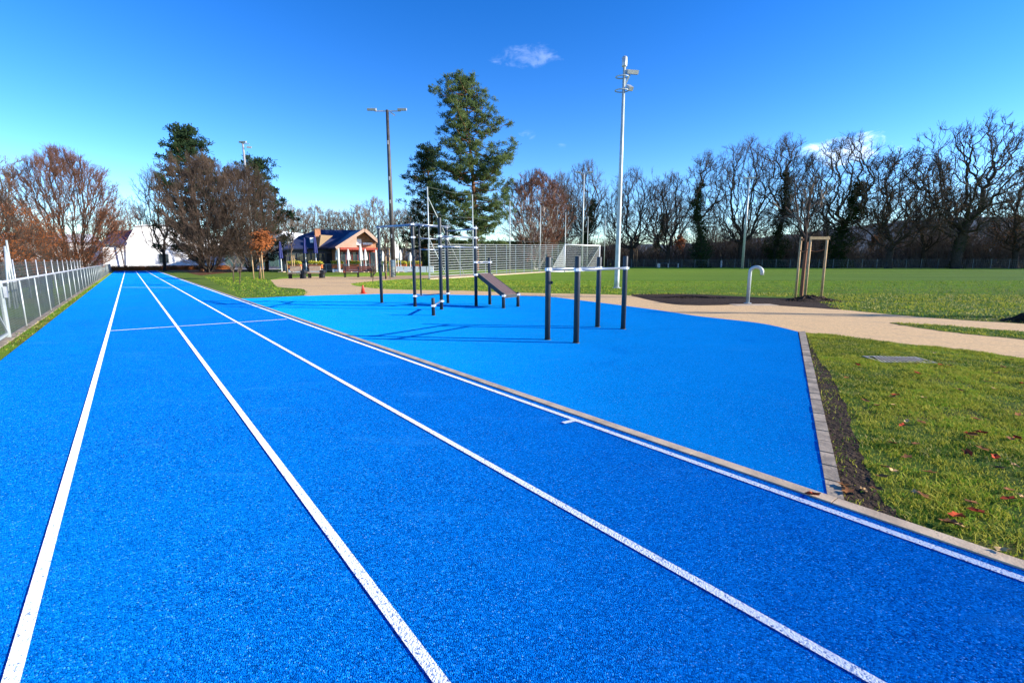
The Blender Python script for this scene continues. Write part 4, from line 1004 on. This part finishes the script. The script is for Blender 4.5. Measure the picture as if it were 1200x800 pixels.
ps = [(sp[i].x - c0.x, sp[i].y - c0.y + (.0), sp[i].x - c0.x + .0, sp[i].y - c0.y) for i in range(3)]
stakes(st, ps, hs, r=.05, rails_=((1, 2),)); a = ps[0]; b = ps[1]
m = MB(); m.bar((a[2], a[3] + .05, hs - .1), (b[2] + .02, b[3] + .5, hs - .1), .035, .1); m.build('cross_rail', M['strap'], st)
for i, j in ((0, 1), (1, 2)):
    a, b = ps[i], ps[j]; m = MB(); m.path([(a[2], a[3], hs - .55), ((a[2] + b[2]) / 2, (a[3] + b[3]) / 2 + .1, hs - .6), (b[2], b[3], hs - .5)], .018, 6); m.build('tie', M['strap'], st)
rnd = random.Random(3)
tm, cm, tips, _, _ = grow(41, 5.6, 0, r0=.04, L1=8, L2=3, L3=2, L4=1, up=.25, spread=.75, wig=.1, rt=.007, crown_lo=.5)
tm.v = [(x * .8, y * .8, z_) for x, y, z_ in tm.v]
tm.build('trunk', M['twigbrown'], st, True); cm.build('crown', M['twiglight'], st)
m = MB(); m.path([(0, 0, .1), (0, 0, 1.2), (.02, 0, 2.3)], [.075, .07, .06], 8); m.build('trunk_wrap', M['strap'], st)

def young(u, v, h, label, leaves=None, vt=None, sh=2.0, seed=1, twig='twiglight', tripod=True):
    p = G(u, v); o = thing('staked_tree', p, label, 'tree'); H = Zat(vt, p.y) if vt else h
    L4n = 2 if leaves else 1
    tm, cm, tips, _, _ = grow(seed, H, 0, r0=.05 if tripod else .02, L1=9 if leaves else 6, L2=5 if leaves else 3, L3=4 if leaves else 2, L4=L4n, up=.4, spread=.62, wig=.14, rt=.012, crown_lo=.42)
    tm.build('trunk', M['twigbrown'], o, True); cm.build('crown', M[twig], o)
    if leaves:
        m = MB(); rnd = random.Random(seed); 
        for t in tips:
            if rnd.random() < leaves[1]: leafclump(m, t, .22, leaves[2], leaves[3], rnd)
        m.build('leaves', M[leaves[0]], o)
    if tripod: stakes(o, [(-.42, -.1, -.42, -.1), (.0, .32, .0, .32), (.42, -.1, .42, -.1)], sh, rails_=((0, 2),))
young(304, 327, 5, 'young tree with dense copper leaves between three pale stakes', ('copper', .9, 5, .17), 268, 2.4, 51, 'twigbrown')
young(342, 321.5, 5, 'young bare tree staked behind the left pale bench', None, 262, 2.2, 52)
young(452, 327, 4, 'young tree with brown stakes left of the blue grey bin', None, 262, 2.6, 53, 'twigbrown')
for i, (u, v, vt, lab) in enumerate(((368, 333, 311, 'spindly shrub seedling left in the pale path grass'), (274, 331.5, 302, 'thin bare seedling in the lawn left of the copper sapling'), (281, 334, 305, 'forked bare seedling in the lawn nearest the track'), (437, 331.5, 312, 'small bare seedling before the long red brown bench'))):
    if i == 0: continue
    young(u, v, 2, lab, None, vt, 1, 60 + i, 'twiglight', False)
for u, v, vt, lf, lab in ((873, 312.6, 285, None, 'far staked tree at the foot of the far floodlight mast'), (795, 312.8, 272, ('copper', .8, 5, .35), 'far young tree with orange leaves left of the ivy column'), (744, 313.0, 268, ('copper', .35, 4, .3), 'far young tree with orange leaves right of the tall mast'), (1018, 313, 272, ('brownleaf', .6, 4, .35), 'far young tree with dark red leaves beyond the pitch'), (1060, 313, 268, None, 'far bare staked tree left of the gnarled oak'), (1140, 313, 270, None, 'far bare staked tree below the gnarled oak')):
    p = G(u, v); young(u, v, 8, lab, lf, vt, Zat(292, p.y), int(u), 'twig')

# ------------------------------------------------------------------ fences
RB_ang = math.atan2(TD.y, TD.x)
sf = sL - .33
rt0 = G(44.5, 382).dot(TD); sp_ = 2.35; gate_t = G(13, 406).dot(TD)
rf = thing('track_railing', TP(sf, rt0), 'pale metal railing with wire mesh running beside the left lane', 'fence')
o0 = TP(sf, rt0)
rz_h = 1.12; n = int((t_end - 1 - rt0) / sp_)
for i in range(-4, n + 1):
    if i == -1: continue
    m = MB(); q = TP(sf, rt0 + i * sp_) - o0; m.tube((q.x, q.y, 0), (q.x, q.y, rz_h - .03), .020, 10); m.build('post', M['galvlight'], rf, True)
def seg(t0, t1, nm, mb): a, b = TP(sf, t0) - o0, TP(sf, t1) - o0; mb.tube((a.x, a.y, rz_h), (b.x, b.y, rz_h), .028, 10)
m = MB(); seg(rt0 - 4 * sp_, t_end - 1, '', m); m.build('top_rail', M['galv'], rf, True)
m = MB(); T1 = t_end - 1
def meshfence(m, s, ta, tb, h, dx, dz, org, w=.0026, z0=.05):
    t = ta
    while t < tb:
        a = TP(s, t) - org; m.tube((a.x, a.y, z0), (a.x, a.y, h), w, 3); t += dx
    z_ = z0
    while z_ <= h:
        a, b = TP(s, ta) - org, TP(s, tb) - org; m.tube((a.x, a.y, z_), (b.x, b.y, z_), w, 3); z_ += dz
meshfence(m, sf, rt0 - 4 * sp_, 22, 1.08, .05, .05, o0); meshfence(m, sf, 22, T1, 1.08, .14, .08, o0, .005); m.build('wire_mesh', M['wire'], rf)
# kerb under railing
m = MB(); m.box(TP(sf + .02, (T1 + rt0 - 12) / 2, 0), (.16, T1 - rt0 + 12, .05), RB_ang - math.pi / 2); tag(m.build('fence_kerb', M['pave']), kind='structure')
pv = [TP(sL - .26, -5), TP(sL - .26, t_end), TP(sL + .0, t_end), TP(sL + .0, -5)]
blades('fence_foot_grass', [TP(sL - .28, 4), TP(sL - .28, 45), TP(sL - .02, 45), TP(sL - .02, 4)], 260, .05, .014, label='grass and weeds along the foot of the left railing', wts=(.3, .08, .52, .1))
# back fence, taller
s2 = sf - 1.3; bf = thing('mesh_fence', TP(s2, rt0), 'taller wire mesh fence standing behind the left railing', 'fence'); o1 = TP(s2, rt0)
for i in range(-3, int((T1 - rt0) / 2.9)):
    m = MB(); q = TP(s2, rt0 + .8 + i * 2.9) - o1; m.tube((q.x, q.y, 0), (q.x, q.y, 1.6), .02, 8); m.build('post', M['galv'], bf, True)
m = MB(); meshfence(m, s2, rt0 - 8, 24, 1.5, .075, .075, o1, .003); meshfence(m, s2, 24, T1, 1.5, .2, .12, o1, .005); m.build('wire_mesh', M['wire'], bf)
# gate
gt = thing('gate', TP(sf, gate_t), 'narrow metal gate with lock plate and diagonal brace in the left railing', 'gate'); og = TP(sf, gate_t); t2 = G(27, 395).dot(TD) - gate_t
for tt in (0, t2):
    q = TD * tt; m = MB(); m.box((q.x, q.y, .575), (.07, .07, 1.17), RB_ang); m.build('gate_post', M['galvlight'], gt)
m = MB()
for z_ in (.1, 1.05): m.bar(TD * .06 + Vector((0, 0, z_)), TD * (t2 - .06) + Vector((0, 0, z_)), .045, .045)
m.bar(TD * (t2 - .06) + Vector((0, 0, .12)), TD * .06 + Vector((0, 0, 1.03)), .03, .03); m.build('gate_leaf', M['galvlight'], gt)
m = MB(); q = TD * t2 + TN * .06; m.box((q.x, q.y, .93), (.10, .05, .22), RB_ang); m.build('lock_plate', M['galv'], gt)
# tall braced frame behind the gate
def t_of_u(s, u):
    a, b = 1.0, 60.0
    for _ in range(50):
        c_ = (a + b) / 2; q = TP(s, c_); uu = 600 + q.x / (q.y * math.cos(TH)) * F if q.y > .05 else -9999
        if uu < u: a = c_
        else: b = c_
    return a
ta_ = t_of_u(s2 + .3, 9)
af = thing('braced_pole', TP(s2 + .3, ta_), 'tall pale braced pole pair behind the gate at the left edge', 'pole')
o2 = TP(s2 + .3, ta_); Z3 = Vector((0, 0, 1))
pt_ = Zat(281, o2.y)
for nm, a, b in (('pole', TD * .35, TD * .35 + Z3 * pt_), ('pole', TD * -.1, TD * -.1 + Z3 * (pt_ - .2)), ('brace', TD * -.1 + Z3 * (pt_ - .25), TD * .9 + Z3 * .1), ('brace', TD * -.1 + Z3 * (pt_ - .25), TD * -1.0 + Z3 * .1)):
    m = MB(); m.tube(a, b, .028, 8); m.build(nm, M['galvlight'], af, True)

# ball fence behind the rig and pitch, with netting poles
fa, fb_ = G(503, 327.5), G(660, 317.6)
bl = thing('ball_fence', fa, 'high pale bar fence with net along the pitch behind the rig', 'fence')
dv = fb_ - fa; ha, hb_ = Zat(286, fa.y), Zat(287, fb_.y)
for i in range(15):
    f = i / 14; q = dv * f; m = MB(); m.box((q.x, q.y, (ha + (hb_ - ha) * f) / 2), (.07, .07, ha + (hb_ - ha) * f)); m.build('post', M['galvlight'], bl)
m = MB()
for j in range(14):
    f = (j + .3) / 13.4; m.bar((0, 0, ha * f), dv + Vector((0, 0, hb_ * f)), .03, .045)
for i in range(150):
    f = i / 150; q = dv * f; m.box((q.x, q.y, (ha + (hb_ - ha) * f) / 2), (.008, .008, ha + (hb_ - ha) * f))
m.build('bar_panel', M['barpanel'], bl)
m = MB(); a, b = fa + Vector((0, -.15, 0)), fb_ + Vector((0, -.15, 0))
edge = m; edge.bar(a + Z3 * .02, b + Z3 * .02, .25, .12); tag(edge.build('fence_kerb', M['kerb']), kind='structure')
npoles = [(503, 327.5, 219), (554.5, 323.6, 228), (597.5, 321, 236), (633, 319, 241), (662, 317.4, 249), (688, 316.4, 254), (708, 315.8, 257)]
nt = thing('ball_net', G(503, 327.5) + Vector((0, .3, 0)), 'tall net poles with brace and ropes above the ball fence', 'net'); on = G(503, 327.5) + Vector((0, .3, 0)); tops = []
for u, v, vt in npoles:
    p = G(u, v) + Vector((0, .3, 0)); h = Zat(vt, p.y); q = p - on; tops.append(q + Z3 * h); m = MB(); m.tube((q.x, q.y, 0), (q.x, q.y, h), .055, 8); m.build('pole', M['galvlight'], nt, True)
m = MB()
b1_ = G(545, 324.5) + Vector((0, .3, 0)) - on; m.tube(Z3 * (tops[0].z * .9), b1_, .035, 6); b2_ = G(524, 326.5) - on + Vector((0, .3, 0)); m.tube(Z3 * (tops[0].z * .46), b2_, .035, 6); m.build('brace', M['galvlight'], nt, True)
m = MB()
for f in (1, .72, .47):
    for i in range(len(tops) - 1):
        a, b = tops[i].copy(), tops[i + 1].copy(); a.z *= f; b.z *= f; mid = (a + b) / 2 - Z3 * .12; m.path([a, mid, b], .012, 4)
m.build('rope', M['wire'], nt)

# goals
def goal(p, rz, w, h, dep, label, r=.06):
    o = thing('football_goal', p, label, 'goal', rz=rz)
    for s in (-1, 1): m = MB(); m.tube((s * w / 2, 0, 0), (s * w / 2, 0, h), r, 10); m.build('post', M['white'], o, True)
    m = MB(); m.tube((-w / 2 - r, 0, h), (w / 2 + r, 0, h), r, 10); m.build('crossbar', M['white'], o, True)
    m = MB()
    for s in (-1, 1): m.tube((s * w / 2, .0, h - .05), (s * w / 2, dep, .05), .035, 6); m.tube((s * w / 2, .06, .04), (s * w / 2, dep, .04), .035, 6)
    m.tube((-w / 2, dep, .04), (w / 2, dep, .04), .05, 6); m.build('net_frame', M['white'], o)
    m = MB(); k = int(w / .24)
    for i in range(1, k): x = -w / 2 + w * i / k; m.tube((x, .02, h - .05), (x, dep, .05), .012, 3)
    k = int(h / .24)
    for i in range(1, k):
        f = i / k; m.tube((-w / 2, dep * f, h - (h - .05) * f), (w / 2, dep * f, h - (h - .05) * f), .012, 3)
        for s in (-1, 1): m.tube((s * w / 2, .02, h * (1 - f)), (s * w / 2, dep * f, h * (1 - f)), .012, 3); m.tube((s * w / 2, dep * f, .03), (s * w / 2, dep * f, h * (1 - f)), .012, 3)
    m.build('net', M['white'], o)
g1, g2 = G(661.5, 319.2), G(702, 318.2); gcn = (g1 + g2) / 2
goal(gcn, math.atan2(g2.y - g1.y, g2.x - g1.x), (g2 - g1).length, Zat(287.3, gcn.y), 2.6, 'white football goal with net at the end of the ball fence', .075)
# far perimeter fence in front of the wood
fp = [P(712, 306, 112), P(830, 306, 106), P(960, 306, 101), P(1080, 306, 99), P(1250, 306, 92)]
for p in fp: p.z = 0
pf = thing('perimeter_fence', fp[0], 'long grey wire fence with pale posts before the wood', 'fence'); k = 0; m2 = MB()
for i in range(4):
    a, b = fp[i] - fp[0], fp[i + 1] - fp[0]; L_ = (b - a).length; n = int(L_ / 2.6)
    for j in range(n):
        q = a.lerp(b, j / n); m = MB(); m.box((q.x, q.y, .95), (.07, .07, 1.9)); m.build('post', M['wire'], pf)
    for z_ in (.1, .45, .8, 1.15, 1.5, 1.8): m2.bar(a + Z3 * z_, b + Z3 * z_, .015, .02)
    for j in range(int(L_ / .3)): q = a.lerp(b, j * .3 / L_); m2.box((q.x, q.y, .95), (.012, .012, 1.7))
m2.build('wire_mesh', M['wire'], pf)
# barrier bench at the far touchline
p = G(783, 313.6); o = thing('far_barrier', p, 'long dark low barrier bench at the far touchline', 'bench')
m = MB(); m.box((0, 0, 1.0), (5.2, .5, .16)); m.build('seat', M['darkroof'], o)
for s in (-1, 0, 1): m = MB(); m.box((s * 2.2, 0, .46), (.6 if s < 0 else .25, .4, .92)); m.build('leg', M['galv'], o)
p = G(845, 313.4); o = thing('bollard', p, 'short white post on the far touchline', 'post'); m = MB(); m.lathe((0, 0, 0), [(.16, 0), (.16, 1.5), (.1, 1.6)], 10); m.build('shaft', M['white'], o)

# ------------------------------------------------------------------ masts
def floodlight(parent, c, rz, w=.6, tilt=.5, name='floodlight'):
    m = MB(); m.box(c, (w, .38, .2), rz, 0, tilt); o = m.build(name, M['galv'], parent)
    d = Matrix.Rotation(rz, 3, 'Z') @ Matrix.Rotation(tilt, 3, 'X') @ Vector((0, 0, -.11)); m = MB(); m.box(Vector(c) + d, (w * .88, .32, .03), rz, 0, tilt); m.build('lens', M['lampglass'], o); return o
p = G(722.5, 337.5); Hm = Zat(70, p.y)
ms = thing('floodlight_mast', p, 'tallest pale grey floodlight mast standing on the near pitch edge', 'light mast')
m = MB(); m.lathe((0, 0, 0), [(.15, 0), (.145, .4), (.11, Hm * .5), (.07, Hm)], 16); m.build('mast', M['galvlight'], ms, True)
m = MB(); m.lathe((0, 0, 0), [(.26, .0), (.26, .03), (.18, .05)], 16); m.build('base_plate', M['galv'], ms)
m = MB(); m.lathe((0, 0, Hm - .35), [(.13, 0), (.14, .05), (.14, .45), (.1, .5)], 12); m.build('camera_head', M['galv'], ms, True)
for zt, rr_ in ((Zat(88, p.y), .34), (Zat(104, p.y), .36)):
    m = MB(); m.path([(-.1 + rr_ * 1.0 * math.cos(a), rr_ * .75 * math.sin(a), zt - .1) for a in [2 * math.pi * i / 20 for i in range(21)]], .028, 6); m.build('ring_bracket', M['galvlight'], ms, True)
floodlight(ms, (.42, .05, Zat(84, p.y)), R(12), .62, .35); floodlight(ms, (.32, 0, Zat(103, p.y)), R(20), .26, .6)
m = MB(); m.bar((.02, 0, Zat(102, p.y)), (.3, 0, Zat(88, p.y)), .07, .1); m.build('stay', M['galvlight'], ms)

p = G(461.5, 323.5); Hm = Zat(129, p.y)
ms = thing('light_mast', p, 'dark weathered light mast with a lamp on each end of its crossarm', 'light mast')
m = MB(); m.lathe((0, 0, 0), [(.24, 0), (.2, Hm * .5), (.14, Hm)], 14); m.build('mast', M['darkmast'], ms, True)
kk = p.y / F; m = MB(); m.bar((-14 * kk, 0, Hm - .1), (15 * kk, 0, Hm - .1), .09, .09); m.box((6 * kk, 0, Hm - .35), (.5, .1, .12), 0, 0, 0, .6); m.build('crossarm', M['galv'], ms)
for s, x in ((-1, -17 * kk), (1, 16.5 * kk)): floodlight(ms, (x, 0, Hm + .05), 0, .85, .35)
for i in range(9):
    m = MB(); m.box((.0, -.22, Hm * (.25 + .07 * i)), (.1, .1, .35)); 
    if i in (0, 3, 5, 8): m.build('cable_box', M['galv'], ms)

p = P(299, 306, 72); p.z = 0; Hm = Zat(168, 72)
ms = thing('light_mast', p, 'slim grey light mast rising through the many stemmed trees', 'light mast')
tx = P(284.5, 168, 72).x - p.x
m = MB(); m.path([(0, 0, 0), (tx, 0, Hm)], [.20, .13], 12); m.build('mast', M['galv'], ms, True)
m = MB(); m.bar((tx - .25, 0, Hm), (tx + .9, 0, Hm - .1), .09, .09); m.build('crossarm', M['galv'], ms)
floodlight(ms, (tx, 0, Hm + .18), 0, .95, .35); floodlight(ms, (tx + .8, .1, Hm - .5), .3, .6, .3)

p = P(870.5, 306, 98); p.z = 0; Hm = Zat(209, 98)
ms = thing('floodlight_mast', p, 'distant grey floodlight mast before the wood across the pitch', 'light mast')
m = MB(); m.path([(0, 0, 0), (0, 0, Hm)], [.26, .16], 12); m.build('mast', M['galvlight'], ms, True)
floodlight(ms, (-.5, 0, Hm + .05), 0, 1.2, .4); floodlight(ms, (.7, 0, Hm + .1), 0, 1.2, .4)
p = P(682, 306, 100); p.z = 0; Hm = Zat(203, 100)
ms = thing('light_mast', p, 'distant thin light mast behind the football goal', 'light mast')
m = MB(); m.path([(0, 0, 0), (0, 0, Hm)], [.2, .12], 10); m.build('mast', M['galvlight'], ms, True)
m = MB(); m.bar((-1.3, 0, Hm), (1.3, 0, Hm), .12, .12); m.build('crossarm', M['galv'], ms)
for x in (-1.2, 1.2): floodlight(ms, (x, 0, Hm + .2), 0, 1.0, .4)

# small tree out of frame right whose shadow crosses the path
tm, cm, tips, _, _ = grow(71, 8.5, 0, r0=.11, L1=8, L2=4, L3=3, L4=2, up=.4, spread=.45, wig=.15, rt=.01, crown_lo=.35)
o = thing('bare_tree', (23, 12.3, 0), 'small bare tree beside the path just outside the right edge', 'tree'); tm.build('trunk', M['bark'], o, True); cm.build('crown', M['twig'], o)

# hills
def hills(name, Y0, pts, mat):
    m = MB(); n = len(pts); vs = []
    for u, v in pts: q = P(u, v, Y0); vs += [(q.x * 1.0, Y0 - 250, -5), (q.x, Y0, q.z), (q.x, Y0 + 600, q.z * .6)]
    fs = []
    for i in range(n - 1):
        a, b = i * 3, (i + 1) * 3; fs += [(a, b, b + 1, a + 1), (a + 1, b + 1, b + 2, a + 2)]
    m.add(vs, fs); return tag(m.build(name, mat, None, True), kind='structure')
rnd = random.Random(9)
hp_ = [(-500, 296), (0, 292), (300, 290), (500, 290), (640, 289), (760, 287), (860, 282), (950, 272), (1030, 262), (1100, 256), (1180, 254), (1260, 258), (1400, 262), (1800, 275)]
hills('hills', 1500, [(q.x, q.y + rnd.uniform(-1.5, 1.5)) for q in smoothline([Vector((a, b, 0)) for a, b in hp_], 8)], M['hill'])

# ------------------------------------------------------------------ light and sky
EL, AZ = R(21), R(97)      # azimuth clockwise from +Y
sd = Vector((math.sin(AZ) * math.cos(EL), math.cos(AZ) * math.cos(EL), math.sin(EL)))
ld = bpy.data.lights.new('sun', 'SUN'); ld.energy = 5.0; ld.angle = R(.5); ld.color = (1, .93, .82)
lo = bpy.data.objects.new('sun', ld); COL.objects.link(lo); lo.rotation_euler = sd.to_track_quat('Z', 'Y').to_euler(); lo.location = (30, 0, 40)
wd = bpy.data.worlds.new('World'); scene.world = wd; wd.use_nodes = True; N, L = wd.node_tree.nodes, wd.node_tree.links
bg = N['Background']; sky = N.new('ShaderNodeTexSky'); sky.sky_type = 'NISHITA'; sky.sun_disc = False; sky.sun_elevation = EL; sky.sun_rotation = AZ
sky.air_density = 1.0; sky.dust_density = .1; sky.ozone_density = 2.2; sky.altitude = 400
hs_ = N.new('ShaderNodeHueSaturation'); hs_.inputs['Saturation'].default_value = 1.2; hs_.inputs['Hue'].default_value = .507; gm = N.new('ShaderNodeGamma'); gm.inputs[1].default_value = 1.28; sc_ = mixc(N, L, 1.0, sky.outputs[0], (.135, .143, .16), 'MULTIPLY'); L.new(sc_, gm.inputs[0]); sc2 = mixc(N, L, 1.0, gm.outputs[0], (7.2, 7.2, 7.2), 'MULTIPLY'); L.new(sc2, hs_.inputs['Color'])
# thin clouds fixed in sky direction
tc = N.new('ShaderNodeTexCoord'); 
def cloud(u, v, ru, rv_, amp, prev, seed):
    d = Vector(ray(u, v)).normalized(); rt = Vector((d.y, -d.x, 0)).normalized(); upv = rt.cross(d)
    s1 = N.new('ShaderNodeVectorMath'); s1.operation = 'DOT_PRODUCT'; s1.inputs[1].default_value = rt * (1 / ru); L.new(tc.outputs['Generated'], s1.inputs[0])
    s2_ = N.new('ShaderNodeVectorMath'); s2_.operation = 'DOT_PRODUCT'; s2_.inputs[1].default_value = upv * (1 / rv_); L.new(tc.outputs['Generated'], s2_.inputs[0])
    s3 = N.new('ShaderNodeVectorMath'); s3.operation = 'DOT_PRODUCT'; s3.inputs[1].default_value = d; L.new(tc.outputs['Generated'], s3.inputs[0])
    def mt(op, a, b=0.0, c=None):
        n = N.new('ShaderNodeMath'); n.operation = op
        for i, x in enumerate((a, b) if c is None else (a, b, c)):
            if isinstance(x, (int, float)): n.inputs[i].default_value = x
            else: L.new(x, n.inputs[i])
        return n.outputs[0]
    nz = N.new('ShaderNodeTexNoise'); nz.inputs['Scale'].default_value = 26; nz.inputs['Detail'].default_value = 7; nz.inputs['Roughness'].default_value = .62; nz.inputs['Distortion'].default_value = .4
    mp = N.new('ShaderNodeMapping'); mp.inputs['Location'].default_value = (seed, 0, 0); mp.inputs['Scale'].default_value = (1, 1, 1.8); L.new(tc.outputs['Generated'], mp.inputs[0]); L.new(mp.outputs[0], nz.inputs['Vector'])
    d2 = mt('ADD', mt('MULTIPLY', s1.outputs['Value'], s1.outputs['Value']), mt('MULTIPLY', s2_.outputs['Value'], s2_.outputs['Value']))
    body = mt('SUBTRACT', 1.0, d2); body = mt('ADD', body, mt('MULTIPLY', mt('SUBTRACT', nz.outputs['Fac'], .60), 3.6))
    body = mt('MULTIPLY', mt('MINIMUM', mt('MAXIMUM', body, 0.0), 1.0), mt('MAXIMUM', mt('SUBTRACT', 1.6, mt('MULTIPLY', d2, .8)), 0.0)); nb_ = mt('MAXIMUM', mt('MINIMUM', mt('MULTIPLY', mt('SUBTRACT', nz.outputs['Fac'], .38), 3.2), 1.0), 0.0); body = mt('MULTIPLY', mt('MULTIPLY', mt('MINIMUM', body, 1.0), nb_), mt('GREATER_THAN', s3.outputs['Value'], .5))
    mx = N.new('ShaderNodeMix'); mx.data_type = 'RGBA'; L.new(mt('MULTIPLY', body, amp), mx.inputs[0]); L.new(prev, mx.inputs[6]); mx.inputs[7].default_value = (8.5, 9.2, 10.2, 1); return mx.outputs[2]
c = hs_.outputs['Color']
c = cloud(617, 66, .07, .024, .11, c, 1.0); c = cloud(995, 176, .085, .026, .6, c, 5.0); c = cloud(619, 158, .022, .012, .16, c, 9.0); c = cloud(657, 173, .016, .010, .16, c, 12.0)
L.new(c, bg.inputs['Color']); bg.inputs['Strength'].default_value = .142
scene.view_settings.view_transform = 'Standard'; scene.view_settings.look = 'None'; scene.view_settings.exposure = 1.02; scene.view_settings.gamma = 1
scene.render.resolution_x = 1024; scene.render.resolution_y = 682
scene.render.engine = 'CYCLES'
